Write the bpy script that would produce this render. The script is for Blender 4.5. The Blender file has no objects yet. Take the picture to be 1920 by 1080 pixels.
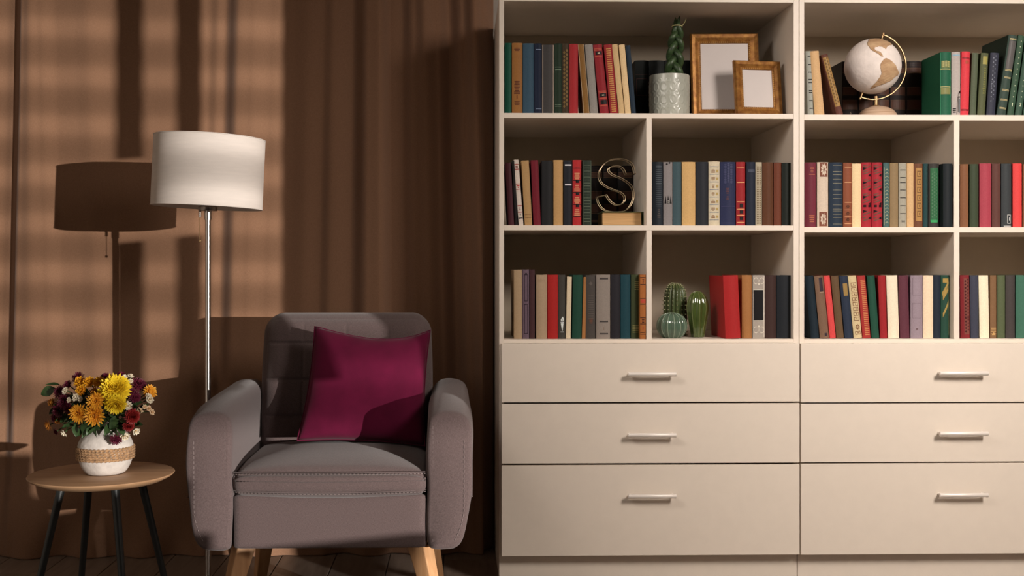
import bpy, bmesh, math, random
from mathutils import Vector, Matrix, Euler

random.seed(11)
S = bpy.context.scene
COL = S.collection
R = math.radians

# ---------------------------------------------------------------- camera
EYE = 0.97                       # eye height
F_PX, PX, PY = 2150.0, 916.0, 503.0     # focal length and principal point for a 1920 wide frame
YAW = R(1.36)
SY, CY = math.sin(YAW), math.cos(YAW)
cam_data = bpy.data.cameras.new('camera')
cam = bpy.data.objects.new('camera', cam_data)
COL.objects.link(cam)
cam.location = (0, 0, EYE)
cam.rotation_euler = (R(90), 0, -YAW)
cam_data.sensor_width = 36
cam_data.lens = F_PX / 1920 * 36
cam_data.shift_x = (960 - PX) / 1920
cam_data.shift_y = (PY - 540) / 1920
cam_data.clip_start = 0.05
S.camera = cam

# ---------------------------------------------------------------- world, lights, exposure
W = bpy.data.worlds.new('world'); S.world = W
W.use_nodes = True
W.node_tree.nodes['Background'].inputs[0].default_value = (1.0, 0.86, 0.74, 1)
W.node_tree.nodes['Background'].inputs[1].default_value = 0.02

SUN_DIR = Vector((-0.84, 1.0, -0.08)).normalized()
sd = bpy.data.lights.new('sun', 'SUN'); sd.energy = 4.8; sd.angle = R(0.36); sd.color = (1.0, 0.94, 0.87)
so = bpy.data.objects.new('sun', sd); COL.objects.link(so)
so.rotation_euler = SUN_DIR.to_track_quat('-Z', 'Y').to_euler(); so.location = (6, -5, 4)

def area(name, loc, aim, sx, sy, power, color, spread):
    d = bpy.data.lights.new(name, 'AREA'); d.shape = 'RECTANGLE'; d.size = sx; d.size_y = sy
    d.energy = power; d.color = color; d.spread = R(spread)
    o = bpy.data.objects.new(name, d); COL.objects.link(o); o.location = loc
    o.rotation_euler = (Vector(aim) - Vector(loc)).to_track_quat('-Z', 'Y').to_euler()
    return o
area('studio_light_right', (2.12, 1.0, 2.3), (1.6, 3.5, 0.85), 0.8, 0.8, 31, (1.0, 0.895, 0.815), 84)
area('studio_light_left', (-0.95, 1.9, 2.15), (1.15, 3.5, 0.85), 0.65, 0.65, 2.9, (1.0, 0.895, 0.815), 56)

S.view_settings.view_transform = 'Standard'
S.view_settings.look = 'None'
S.view_settings.gamma = 1
S.view_settings.use_curve_mapping = False
S.view_settings.exposure = 0.0

# ---------------------------------------------------------------- helpers
def P(px, py, Y):
    """a point of the photograph, given how far back it stands -> x, z in metres"""
    u = (px - PX) / F_PX
    X = Y * (SY + u * CY) / (CY - u * SY)
    return X, EYE - (py - PY) / F_PX * (X * SY + Y * CY)

def lin(c):
    return tuple(((v / 255) / 12.92 if v / 255 <= 0.04045 else ((v / 255 + 0.055) / 1.055) ** 2.4) for v in c)

def mat(name, col, rough=0.6, metal=0.0, noise=0.0, scale=40, bump=0.0, bscale=None, spec=0.5, stretch=None,
        sheen=0.0, transl=0.0, col2=None, coat=0.0, distort=0.0):
    m = bpy.data.materials.new(name); m.use_nodes = True
    nt = m.node_tree; b = nt.nodes['Principled BSDF']
    b.inputs['Base Color'].default_value = (*col, 1)
    b.inputs['Roughness'].default_value = rough
    b.inputs['Metallic'].default_value = metal
    b.inputs['Specular IOR Level'].default_value = spec
    if sheen: b.inputs['Sheen Weight'].default_value = sheen
    if coat:
        b.inputs['Coat Weight'].default_value = coat; b.inputs['Coat Roughness'].default_value = 0.06
    if noise or bump or col2:
        tc = nt.nodes.new('ShaderNodeTexCoord'); mp = nt.nodes.new('ShaderNodeMapping')
        nt.links.new(tc.outputs['Object'], mp.inputs[0])
        if stretch: mp.inputs['Scale'].default_value = stretch
        n = nt.nodes.new('ShaderNodeTexNoise'); n.inputs['Scale'].default_value = scale
        n.inputs['Detail'].default_value = 5; n.inputs['Distortion'].default_value = distort
        nt.links.new(mp.outputs[0], n.inputs[0])
        if noise or col2:
            r = nt.nodes.new('ShaderNodeMix'); r.data_type = 'RGBA'
            c2 = col2 if col2 else tuple(min(1, v * (1 + noise)) for v in col)
            c1 = col if col2 else tuple(v * (1 - noise) for v in col)
            r.inputs[6].default_value = (*c1, 1); r.inputs[7].default_value = (*c2, 1)
            mr = nt.nodes.new('ShaderNodeMapRange')
            mr.inputs[1].default_value = 0.35; mr.inputs[2].default_value = 0.65
            nt.links.new(n.outputs[0], mr.inputs[0]); nt.links.new(mr.outputs[0], r.inputs[0])
            nt.links.new(r.outputs[2], b.inputs['Base Color'])
        if bump:
            n2 = n
            if bscale:
                n2 = nt.nodes.new('ShaderNodeTexNoise'); n2.inputs['Scale'].default_value = bscale
                n2.inputs['Detail'].default_value = 3; nt.links.new(tc.outputs['Object'], n2.inputs[0])
            bp = nt.nodes.new('ShaderNodeBump'); bp.inputs['Strength'].default_value = bump
            bp.inputs['Distance'].default_value = 0.002
            nt.links.new(n2.outputs[0], bp.inputs['Height']); nt.links.new(bp.outputs[0], b.inputs['Normal'])
    if transl:
        t = nt.nodes.new('ShaderNodeBsdfTranslucent'); t.inputs[0].default_value = (*col, 1)
        mx = nt.nodes.new('ShaderNodeMixShader'); mx.inputs[0].default_value = transl
        out = nt.nodes['Material Output']
        nt.links.new(b.outputs[0], mx.inputs[1]); nt.links.new(t.outputs[0], mx.inputs[2])
        nt.links.new(mx.outputs[0], out.inputs[0])
    return m

def weave(name, col, col2, scale, bump=0.25, rough=0.9):
    """woven upholstery: fine crossing threads plus a soft mottling"""
    m = bpy.data.materials.new(name); m.use_nodes = True
    nt = m.node_tree; b = nt.nodes['Principled BSDF']
    b.inputs['Roughness'].default_value = rough; b.inputs['Specular IOR Level'].default_value = 0.15
    b.inputs['Sheen Weight'].default_value = 0.25; b.inputs['Sheen Roughness'].default_value = 0.5
    tc = nt.nodes.new('ShaderNodeTexCoord')
    hs = []
    for st in ((1, 1, 6), (6, 6, 1)):
        mp = nt.nodes.new('ShaderNodeMapping'); mp.inputs['Scale'].default_value = st
        nt.links.new(tc.outputs['Object'], mp.inputs[0])
        n = nt.nodes.new('ShaderNodeTexNoise'); n.inputs['Scale'].default_value = scale; n.inputs['Detail'].default_value = 2
        nt.links.new(mp.outputs[0], n.inputs[0]); hs.append(n)
    ad = nt.nodes.new('ShaderNodeMath'); ad.operation = 'ADD'
    nt.links.new(hs[0].outputs[0], ad.inputs[0]); nt.links.new(hs[1].outputs[0], ad.inputs[1])
    mr = nt.nodes.new('ShaderNodeMapRange'); mr.inputs[1].default_value = 0.7; mr.inputs[2].default_value = 1.3
    nt.links.new(ad.outputs[0], mr.inputs[0])
    r = nt.nodes.new('ShaderNodeMix'); r.data_type = 'RGBA'
    r.inputs[6].default_value = (*col, 1); r.inputs[7].default_value = (*col2, 1)
    nt.links.new(mr.outputs[0], r.inputs[0]); nt.links.new(r.outputs[2], b.inputs['Base Color'])
    bp = nt.nodes.new('ShaderNodeBump'); bp.inputs['Strength'].default_value = bump; bp.inputs['Distance'].default_value = 0.001
    nt.links.new(ad.outputs[0], bp.inputs['Height']); nt.links.new(bp.outputs[0], b.inputs['Normal'])
    return m

def wood(name, c1, c2, scale=6, stretch=(1, 1, 12), rough=0.5, detail=6):
    return mat(name, c1, rough=rough, scale=scale, stretch=stretch, col2=c2, bump=0.08, distort=0.6)

def cr(pts, n=8, closed=False):
    """Catmull-Rom through points of any dimension"""
    out = []; N = len(pts); segs = N if closed else N - 1
    for i in range(segs):
        g = lambda k: pts[k % N] if closed else pts[max(0, min(N - 1, k))]
        p0, p1, p2, p3 = g(i - 1), g(i), g(i + 1), g(i + 2)
        for j in range(n):
            t = j / n; t2 = t * t; t3 = t2 * t
            out.append(tuple(0.5 * (2 * b + (c - a) * t + (2 * a - 5 * b + 4 * c - d) * t2 + (3 * b - a - 3 * c + d) * t3)
                             for a, b, c, d in zip(p0, p1, p2, p3)))
    if not closed: out.append(tuple(pts[-1]))
    return out

ORIGIN = {}
def root_origin(o):
    while o.parent: o = o.parent
    return ORIGIN.get(o.name, Vector((0, 0, 0)))

class M:
    """collects geometry, then links it as one mesh object"""
    def __init__(s): s.v = []; s.f = []
    def add(s, vs, fs):
        b = len(s.v); s.v += [tuple(p) for p in vs]; s.f += [tuple(i + b for i in f) for f in fs]; return s
    def box(s, x0, x1, y0, y1, z0, z1, bev=0.0):
        if bev:
            bm = bmesh.new(); bmesh.ops.create_cube(bm, size=1)
            for v in bm.verts:
                v.co = ((x0 + x1) / 2 + v.co.x * (x1 - x0), (y0 + y1) / 2 + v.co.y * (y1 - y0), (z0 + z1) / 2 + v.co.z * (z1 - z0))
            bmesh.ops.bevel(bm, geom=bm.edges[:], offset=bev, segments=2, affect='EDGES', profile=0.6)
            bm.verts.index_update()
            s.add([v.co[:] for v in bm.verts], [[v.index for v in f.verts] for f in bm.faces]); bm.free(); return s
        vs = [(x, y, z) for x in (x0, x1) for y in (y0, y1) for z in (z0, z1)]
        return s.add(vs, [(0, 1, 3, 2), (4, 6, 7, 5), (0, 4, 5, 1), (2, 3, 7, 6), (0, 2, 6, 4), (1, 5, 7, 3)])
    def grid(s, nu, nv, fn, wrap=False):
        vs = [fn(i / nu, j / nv) for j in range(nv + 1) for i in range(nu if wrap else nu + 1)]
        w = nu if wrap else nu + 1
        return s.add(vs, [(j * w + i, j * w + (i + 1) % w, (j + 1) * w + (i + 1) % w, (j + 1) * w + i)
                          for j in range(nv) for i in range(nu)])
    def tube(s, pts, r, n=8, closed=False, cap=True):
        pts = [Vector(p) for p in pts]; N = len(pts); rr = r if hasattr(r, '__len__') else [r] * N
        up = None; rings = []
        for i, p in enumerate(pts):
            a = pts[(i - 1) % N] if closed or i else p; b = pts[(i + 1) % N] if closed or i < N - 1 else p
            t = (b - a).normalized()
            if up is None:
                up = Vector((0, 0, 1)) if abs(t.z) < 0.9 else Vector((1, 0, 0))
            u = (up - t * up.dot(t)); u = u.normalized() if u.length > 1e-6 else t.orthogonal().normalized()
            up = u; w = t.cross(u)
            rings.append([p + (u * math.cos(2 * math.pi * k / n) + w * math.sin(2 * math.pi * k / n)) * rr[i] for k in range(n)])
        vs = [q for ring in rings for q in ring]; fs = []
        for i in range(N if closed else N - 1):
            j = (i + 1) % N
            for k in range(n): fs.append((i * n + k, i * n + (k + 1) % n, j * n + (k + 1) % n, j * n + k))
        if cap and not closed:
            fs.append(tuple(range(n - 1, -1, -1))); fs.append(tuple((N - 1) * n + k for k in range(n)))
        return s.add(vs, fs)
    def lathe(s, prof, c=(0, 0, 0), n=32, tilt=None, cap=True):
        vs = []; fs = []; m = len(prof)
        for r, z in prof:
            for k in range(n):
                a = 2 * math.pi * k / n; p = Vector((r * math.cos(a), r * math.sin(a), z))
                if tilt is not None: p = tilt @ p
                vs.append((c[0] + p.x, c[1] + p.y, c[2] + p.z))
        for j in range(m - 1):
            for k in range(n): fs.append((j * n + k, j * n + (k + 1) % n, (j + 1) * n + (k + 1) % n, (j + 1) * n + k))
        if cap and prof[0][0] > 1e-5: fs.append(tuple(range(n - 1, -1, -1)))
        if cap and prof[-1][0] > 1e-5: fs.append(tuple((m - 1) * n + k for k in range(n)))
        return s.add(vs, fs)
    def pad(s, c, h, r, n=20, fn=None):
        """box of half sizes h with rounded edges r, gridded, then bent by fn"""
        tl = [math.sin(math.pi / 2 * (2 * i / n - 1)) * 0.5 + (2 * i / n - 1) * 0.5 for i in range(n + 1)]
        idx = {}
        def vert(q):
            k = (round(q[0], 5), round(q[1], 5), round(q[2], 5))
            if k in idx: return idx[k]
            p = []; d = []
            for a in range(3):
                inn = h[a] - min(r, h[a]); x = q[a] * h[a]; cl = max(-inn, min(inn, x)); p.append(cl); d.append(x - cl)
            L = math.sqrt(sum(x * x for x in d)) or 1
            rr = min(r, *h)
            pt = [p[a] + d[a] / L * min(r, h[a]) for a in range(3)]
            pt = [pt[a] + c[a] for a in range(3)]
            if fn: pt = fn(*pt, q)
            idx[k] = len(s.v); s.v.append(tuple(pt)); return idx[k]
        for ax in range(3):
            for sg in (-1, 1):
                for i in range(n):
                    for j in range(n):
                        qs = []
                        for (di, dj) in ((0, 0), (1, 0), (1, 1), (0, 1)):
                            q = [0, 0, 0]; q[ax] = sg; q[(ax + 1) % 3] = tl[i + di]; q[(ax + 2) % 3] = tl[j + dj]
                            qs.append(vert(q))
                        s.f.append(tuple(qs if sg > 0 else qs[::-1]))
        return s
    def build(s, name, m, parent=None, smooth=False, local=False, angle=40):
        me = bpy.data.meshes.new(name)
        o = bpy.data.objects.new(name, me); COL.objects.link(o)
        vs = s.v
        if parent is not None:
            o.parent = parent
            if not local:
                c = root_origin(parent); vs = [(x - c.x, y - c.y, z - c.z) for x, y, z in vs]
        me.from_pydata(vs, [], s.f); me.update()
        bm = bmesh.new(); bm.from_mesh(me); bmesh.ops.recalc_face_normals(bm, faces=bm.faces[:]); bm.to_mesh(me); bm.free()
        if smooth:
            me.polygons.foreach_set('use_smooth', [True] * len(me.polygons))
            if angle < 180: me.set_sharp_from_angle(angle=R(angle))
        if m: me.materials.append(m)
        return o

def recenter(o, base):
    """moves the origin of a one-mesh thing to its base"""
    b = Vector(base)
    for v in o.data.vertices: v.co -= b
    o.location = b; return o

def tag(o, label, cat, group=None, kind=None):
    if label: o['label'] = label
    if cat: o['category'] = cat
    if group: o['group'] = group
    if kind: o['kind'] = kind
    return o

def thing(name, loc, label, cat, group=None):
    o = bpy.data.objects.new(name, None); COL.objects.link(o)
    o.empty_display_size = 0.05; o.location = loc; ORIGIN[o.name] = Vector(loc)
    return tag(o, label, cat, group)

def struct(o): o['kind'] = 'structure'; return o

# ---------------------------------------------------------------- materials
M_wall = mat('plaster', (0.42, 0.37, 0.32), 0.9, noise=0.05, scale=8, bump=0.1, bscale=60)
M_ceil = mat('ceiling_paint', (0.7, 0.68, 0.64), 0.9, noise=0.03, scale=10)
M_sub = mat('floor_joint', (0.02, 0.016, 0.013), 0.9)
M_plank = [wood('floor_laminate_%s' % t, c1, c2, 5, (9, 1, 1), 0.42) for t, c1, c2 in
           (('warm', (0.20, 0.15, 0.115), (0.28, 0.215, 0.17)), ('grey', (0.21, 0.165, 0.13), (0.27, 0.215, 0.18)), ('dark', (0.17, 0.13, 0.10), (0.25, 0.19, 0.15)))]
M_cab = mat('cream_laminate', (0.74, 0.655, 0.56), 0.45, noise=0.012, scale=30, spec=0.4)
M_back = mat('back_panel_board', (0.60, 0.515, 0.40), 0.6, noise=0.012, scale=30, spec=0.3)
M_handle = mat('satin_nickel', (0.80, 0.74, 0.68), 0.4, metal=0.15)
M_curt = weave('brown_curtain_cloth', (0.20, 0.102, 0.057), (0.275, 0.152, 0.092), 260, 0.12)
M_gray = weave('taupe_upholstery', (0.077, 0.053, 0.052), (0.146, 0.105, 0.102), 240, 0.3)
M_seam = mat('upholstery_thread', (0.20, 0.155, 0.15), 0.8)
M_pill = mat('burgundy_velvet', (0.100, 0.0045, 0.027), 0.85, noise=0.12, scale=14, sheen=0.08, bump=0.1, bscale=500, spec=0.1)
M_beech = wood('beech_wood', (0.52, 0.27, 0.125), (0.62, 0.35, 0.175), 7, (9, 9, 1), 0.45)
M_oak = wood('oak_veneer', (0.30, 0.165, 0.085), (0.42, 0.25, 0.14), 5, (1, 14, 8), 0.5)
M_oakrim = wood('oak_edge', (0.36, 0.2, 0.1), (0.45, 0.27, 0.15), 8, (1, 1, 12), 0.5)
M_black = mat('black_steel', (0.012, 0.014, 0.014), 0.45, noise=0.1, scale=30)
M_chrome = mat('polished_steel', (0.62, 0.58, 0.55), 0.22, metal=1.0)
M_dchrome = mat('dark_nickel', (0.3, 0.26, 0.23), 0.3, metal=1.0)
M_shade = mat('white_lampshade_fabric', (0.80, 0.72, 0.66), 0.85, noise=0.03, scale=18, stretch=(1, 1, 8), bump=0.1, bscale=300, transl=0.22)
M_plast = mat('white_plaster_glaze', (0.52, 0.47, 0.43), 0.8, noise=0.10, scale=45, bump=1.0, bscale=55)
M_rope = mat('jute_rope', (0.33, 0.19, 0.095), 0.9, noise=0.35, scale=150, bump=0.5, bscale=400)
M_gold = mat('old_gilt_frame', (0.40, 0.19, 0.045), 0.36, metal=0.5, col2=(0.22, 0.085, 0.018), scale=22, stretch=(3, 3, 3), bump=0.2)
M_goldb = mat('gilt_beading', (0.62, 0.40, 0.16), 0.35, metal=0.6)
M_board = mat('blank_picture_board', (0.50, 0.45, 0.43), 0.55, noise=0.03, scale=10)
M_sphere = mat('white_plaster_globe', (0.80, 0.72, 0.67), 0.8, noise=0.06, scale=40, bump=0.6, bscale=90)
M_land = mat('tan_land_relief', (0.40, 0.24, 0.125), 0.85, col2=(0.55, 0.37, 0.21), scale=24, stretch=(1, 1, 2.5), bump=0.5, bscale=120)
M_brass = mat('brushed_brass', (0.46, 0.30, 0.15), 0.42, metal=0.7)
M_limed = wood('limed_wood', (0.40, 0.25, 0.155), (0.58, 0.42, 0.30), 9, (1, 1, 16), 0.55)
M_wire = mat('brass_wire', (0.55, 0.43, 0.28), 0.3, metal=0.9)
M_pot = mat('celadon_glaze', (0.38, 0.39, 0.335), 0.3, noise=0.06, scale=20, coat=0.12)
M_soil = mat('potting_soil', (0.03, 0.02, 0.013), 0.95, noise=0.4, scale=120, bump=0.8)
M_sans = mat('dark_succulent_green', (0.028, 0.055, 0.018), 0.45, noise=0.45, scale=45, stretch=(1, 1, 3))
M_tie = mat('straw_tie', (0.55, 0.5, 0.24), 0.7)
M_cact1 = mat('green_cactus_glaze', (0.055, 0.08, 0.022), 0.35, noise=0.2, scale=40)
M_spine = mat('pale_cactus_spines', (0.36, 0.36, 0.2), 0.6)
M_cact2 = mat('sage_ceramic_glaze', (0.075, 0.125, 0.085), 0.12, noise=0.1, scale=25, coat=0.6)
M_rib = mat('pale_sage_rib', (0.22, 0.29, 0.21), 0.2, coat=0.5)
M_cact3 = mat('olive_ceramic_glaze', (0.055, 0.082, 0.02), 0.1, noise=0.15, scale=25, coat=0.7)
M_rib3 = mat('pale_olive_rib', (0.16, 0.19, 0.07), 0.15, coat=0.6)
M_page = mat('old_page_paper', (0.42, 0.30, 0.18), 0.9, noise=0.12, scale=400, stretch=(1, 1, 0.02))

# ---------------------------------------------------------------- room shell
XL, XR, YB, ZC = -2.6, 2.3, 4.09, 2.75
Y0 = -2.6
fl = struct(M().box(XL, XR, Y0, YB, -0.05, -0.012).build('floor', M_sub))
k = 0
x = XL
planks = {}
for i in range(27):
    xa, xb = XL + i * 0.1815, min(XR, XL + (i + 1) * 0.1815)
    y = Y0 - (i * 0.47) % 1.3
    while y < YB:
        a, b = max(Y0, y) + 0.001, min(YB, y + 1.3) - 0.001
        if b - a > 0.02 and b > 1.6:
            key = (round(b - a, 3), round(xb - xa, 3), k % 3)
            if key not in planks:
                o = M().box(0, xb - xa - 0.003, 0, b - a, -0.012, 0, 0.0012).build('plank', M_plank[k % 3], fl, local=True)
                planks[key] = o.data
            else:
                o = bpy.data.objects.new('plank', planks[key]); COL.objects.link(o); o.parent = fl
            o.location = (xa + 0.0015, a, 0); k += 1
        y += 1.3
struct(M().box(XL - 0.1, XR + 0.1, YB, YB + 0.1, -0.05, ZC).build('wall_back', M_wall))
struct(M().box(XL - 0.1, XL, Y0, YB, -0.05, ZC).build('wall_left', M_wall))
struct(M().box(XL - 0.1, XR + 0.1, Y0, YB + 0.1, ZC, ZC + 0.1).build('ceiling', M_ceil))
# open window with a sill; the unseen panels beside it are added sun blocks
WY0, WYD, WY1, WZ0, WZS, WZ1 = -2.1, -0.665, 0.47, 0.06, 0.71, 2.6
wr = M().box(XR, XR + 0.1, Y0, WY0, -0.05, ZC).box(XR, XR + 0.1, WY1, YB, -0.05, ZC)
wr.box(XR, XR + 0.1, WY0, WYD, -0.05, WZS).box(XR, XR + 0.1, WYD, WY1, -0.05, WZ0).box(XR, XR + 0.1, WY0, WY1, WZ1, ZC)
struct(wr.build('wall_right', M_wall))
M_winf = mat('window_paint', (0.7, 0.68, 0.64), 0.5, noise=0.02)
wo = struct(M().box(XR + 0.02, XR + 0.06, WY0, WY0 + 0.06, WZS, WZ1).build('window_1', M_winf))
M().box(XR - 0.01, XR + 0.1, WY0 - 0.04, WYD + 0.002, WZS - 0.03, WZS).build('sill', M_winf, wo)
M().box(XR + 0.02, XR + 0.06, WY0 + 0.06, WY1, WZ1 - 0.06, WZ1).build('window_frame', M_winf, wo)
# unseen strips added to throw two shadow bars; the gap spares the lampshade
for ya, yb in ((-0.236, -0.122), (0.012, 0.112)):
    for za, zb in ((0.91, 1.395), (1.665, WZ1)): M().box(XR + 0.02, XR + 0.026, ya, yb, za, zb).build('shadow_strip', M_winf, wo)
do = struct(M().box(XR + 0.03, XR + 0.07, WYD + 0.002, -0.385, WZ0 + 0.005, 0.50).build('sun_block_1', M_winf))  # unseen panels, added to keep low sun off the curtain
M().box(XR + 0.03, XR + 0.07, -0.335, 0.13, WZ0 + 0.005, 0.50).build('sun_block_panel', M_winf, do)
M().box(XR + 0.03, XR + 0.07, WYD + 0.002, WY1 - 0.002, WZ0 + 0.001, WZ0 + 0.07).build('sun_block_rail', M_winf, do)
M().box(XR + 0.03, XR + 0.07, WYD + 0.002, -0.56, 0.501, 0.56).build('sun_block_top', M_winf, do)  # extra piece added to shade a lit wedge on the curtain
# terrace, and an unseen slatted screen added only to throw the soft stripes
M_terr = mat('terrace_paving', (0.3, 0.28, 0.26), 0.9, noise=0.1, scale=5)
struct(M().box(XR + 0.1, 20, -16, YB, -0.12, -0.06).build('trim_1', M_terr))
ss = thing('shadow_screen', (14.0, -14.0, -0.06), 'added wooden slat screen, out of view, throwing stripes on the curtain', 'screen')
M_slat = wood('stripe_slat', (0.25, 0.18, 0.12), (0.32, 0.24, 0.17), 5, (1, 12, 12))
for zc in [2.034 - 0.166 * i + 1.434 for i in range(-2, 10)]:
    M().box(10.5, 17.5, -14.03, -14.0, zc - 0.032, zc + 0.032, 0.004).build('slat', M_slat, ss)
for xp in (10.5, 17.42): M().box(xp, xp + 0.08, -14.0, -13.92, -0.06, 4.3).build('post', M_slat, ss)

# ---------------------------------------------------------------- bookcases
YF, YK, YD = 3.50, 4.02, 3.478        # carcass front, back panel, drawer fronts
SHELF = {}
def bookcase(unit, label, xo0, xi0, dv, xi1, xo1, rows, drawers, dx, handles, hx):
    xm = (dv[0] + dv[1]) / 2
    X = lambda px: P(px, 500, YF)[0]
    Z = lambda py: P(xm, py, YF)[1]
    t = thing('bookcase', (X(xm), YF, 0), label, 'bookcase', 'cream bookcases along the wall')
    ztop = Z(rows[0]) + 0.017
    zb0, zb1 = Z(rows[5]), Z(rows[6])
    ZP = P(xm, drawers[2][1], YD)[1] + 0.002
    z1 = (Z(rows[1]), Z(rows[2])); z2 = (Z(rows[3]), Z(rows[4]))
    for a, b in ((xo0, xi0), (xi1, xo1)):
        M().box(X(a), X(b), YF, YK, ZP, ztop, 0.0008).build('side_panel', M_cab, t)
    M().box(X(xi0), X(xi1), YF, YK, Z(rows[0]), ztop, 0.0008).build('top_panel', M_cab, t)
    for za, zb in (z1, z2, (zb0, zb1)):
        M().box(X(xi0), X(xi1), YF + 0.0006, YK, zb, za, 0.0008).build('shelf', M_cab, t)
    for za, zb in ((z1[1], z2[0]), (z2[1], zb0)):
        M().box(X(dv[0]), X(dv[1]), YF + 0.0003, YK, zb, za, 0.0006).build('divider', M_cab, t)
    M().box(X(xo0) + 0.001, X(xo1) - 0.001, YK, YK + 0.008, ZP, ztop).build('back_panel', M_back, t)
    XD = lambda px: P(px, 500, YD)[0]
    ZD = lambda py: P(xm, py, YD)[1]
    for (ya, yb), hy in zip(drawers, handles):
        d = M().box(XD(dx[0]), XD(dx[1]), YD, YF - 0.001, ZD(yb), ZD(ya), 0.0012).build('drawer', M_cab, t)
        yh = YD - 0.026
        xa = P(hx[0], 500, yh)[0]; xb = P(hx[1], 500, yh)[0]; zh = P((hx[0] + hx[1]) / 2, hy, yh)[1]
        h = M().tube([(xa, yh, zh), (xa + 0.001, yh, zh), (xb - 0.001, yh, zh), (xb, yh, zh)], [0.0058, 0.0066, 0.0066, 0.0058], 14)
        for xx in (xa + 0.008, xb - 0.008): h.tube([(xx, yh, zh), (xx, YD, zh)], 0.0042, 10)
        h.build('handle', M_handle, d, smooth=True)
        # the box of the drawer behind its front
        M().box(X(xi0) + 0.012, X(xi1) - 0.012, YF + 0.001, YK - 0.03, ZD(yb) + 0.02, ZD(ya) - 0.03).build('drawer_box', M_cab, d)
    M().box(X(xo0) + 0.0005, X(xo1) - 0.0005, YF + 0.02, YK, 0.0, ZP - 0.0002, 0.0006).build('plinth', M_cab, t)
    SHELF[unit] = (z1[0], z2[0], zb0)
bookcase('L', 'left cream bookcase, the one beside the armchair and brown curtain, three drawers below', 936, 945, (1212, 1222), 1488, 1497.7,
         (3.5, 212.5, 222, 422.5, 432, 636, 643.2), ((644, 753.8), (757, 868.5), (872, 1041.5)), (940.5, 1499.3), (701.5, 816, 930.5), (1178, 1268))
bookcase('R', 'right cream bookcase, cut by the right picture edge, globe on its top shelf', 1499, 1508, (1789, 1799), 2080, 2090,
         (6, 215.5, 226, 426, 436, 635.5, 643.2), ((643.8, 753.8), (756.5, 866), (868.7, 1038.6)), (1501.9, 2108), (700, 813, 928.5), (1762, 1853))

# ---------------------------------------------------------------- curtain
def curtain():
    ctl = [(-300, .02), (-262, -.02), (-232, .015), (-205, .02), (-170, -.025),  (-130, .0), (-70, -.02), (-26, .012), (2, .024), (14, .022), (40, -.022), (64, -.03), (90, -.024), (120, -.012), (150, -.013), (175, -.016), (215, -.004),
           (260, .002), (330, .006), (362, .003), (385, .014), (398, .010), (412, .018), (440, -.014), (462, -.010), (500, .002), (540, .010),
           (566, .004), (598, .022), (618, .008), (655, .03), (690, -.02), (712, -.024), (735, .028), (756, .03), (782, .0), (805, -.022),
           (828, .0), (852, .045), (878, .01), (902, -.028), (918, .0), (938, .05), (960, .05)]
    def off(px):
        for i in range(len(ctl) - 1):
            if px <= ctl[i + 1][0]:
                a, b = ctl[i], ctl[i + 1]; t = max(0, (px - a[0]) / (b[0] - a[0])); t = t * t * (3 - 2 * t)
                return a[1] + (b[1] - a[1]) * t
        return ctl[-1][1]
    YC = 3.93
    H = 2.6
    rnd = random.Random(4)
    waves = [(rnd.uniform(3.5, 13), rnd.uniform(0, 6.28), rnd.uniform(.4, 1)) for _ in range(7)]
    def fn(u, v):
        px = -290 + u * (931 + 290)
        z = H * v ** 1.25
        amp = 1.0 if z > 0.6 else 0.55 + 0.45 * z / 0.6
        drift = (z - 1.0) * (14 * math.sin(px * 0.0075 + 1) - (26 if px < 80 else 0) * max(0, 1 - max(0, px - 40) / 40))
        o = off(px + drift) * amp
        o += 0.0022 * math.sin(px * 0.045 + z * 1.6) + 0.003 * math.sin(px * 0.019 - z * 2.1)
        low = max(0, 1 - z / 0.34)
        bun = sum(a * math.sin(w * u * 6 + p + z * 12 * (1 if i % 2 else -1)) for i, (w, p, a) in enumerate(waves)) / 3.2
        o -= low * low * 0.05 + low * 0.03 * bun
        lim = 0.012 if px > 900 else 0.0
        X = P(px, 500, YC)[0]
        y = YC + o
        if px > 905: y = max(y, 3.93 + 0.06 * (px - 905) / 26)
        X = min(X, P(936, 500, YF)[0] - 0.006)
        return (X, min(y, 4.075), max(z, 0.0015))
    c = M().grid(600, 110, fn).build('curtain', M_curt, None, smooth=True, angle=180)
    m = c.modifiers.new('thickness', 'SOLIDIFY'); m.thickness = 0.003; m.offset = 0
    recenter(c, (P(400, 500, YC)[0], YC, 0))
    tag(c, 'long brown fabric curtain hanging in folds behind the armchair and lamp', 'curtain')
curtain()

# ---------------------------------------------------------------- armchair
def stitch(path, parent, r=0.0011, dash=0.008, gap=0.005, name='stitching'):
    """a row of short thread stitches along a path, one joined part"""
    m = M(); acc = 0; on = True; seg = [Vector(path[0])]
    pts = [Vector(p) for p in path]
    L = [0]
    for a, b in zip(pts, pts[1:]): L.append(L[-1] + (b - a).length)
    def at(s):
        for i in range(len(pts) - 1):
            if s <= L[i + 1]: return pts[i].lerp(pts[i + 1], (s - L[i]) / max(1e-9, L[i + 1] - L[i]))
        return pts[-1]
    s = 0
    while s + dash < L[-1]:
        m.tube([at(s), at(s + dash)], r, 5); s += dash + gap
    o = m.build(name, M_seam, parent, smooth=True); o['kind'] = 'stuff'; return o

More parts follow.
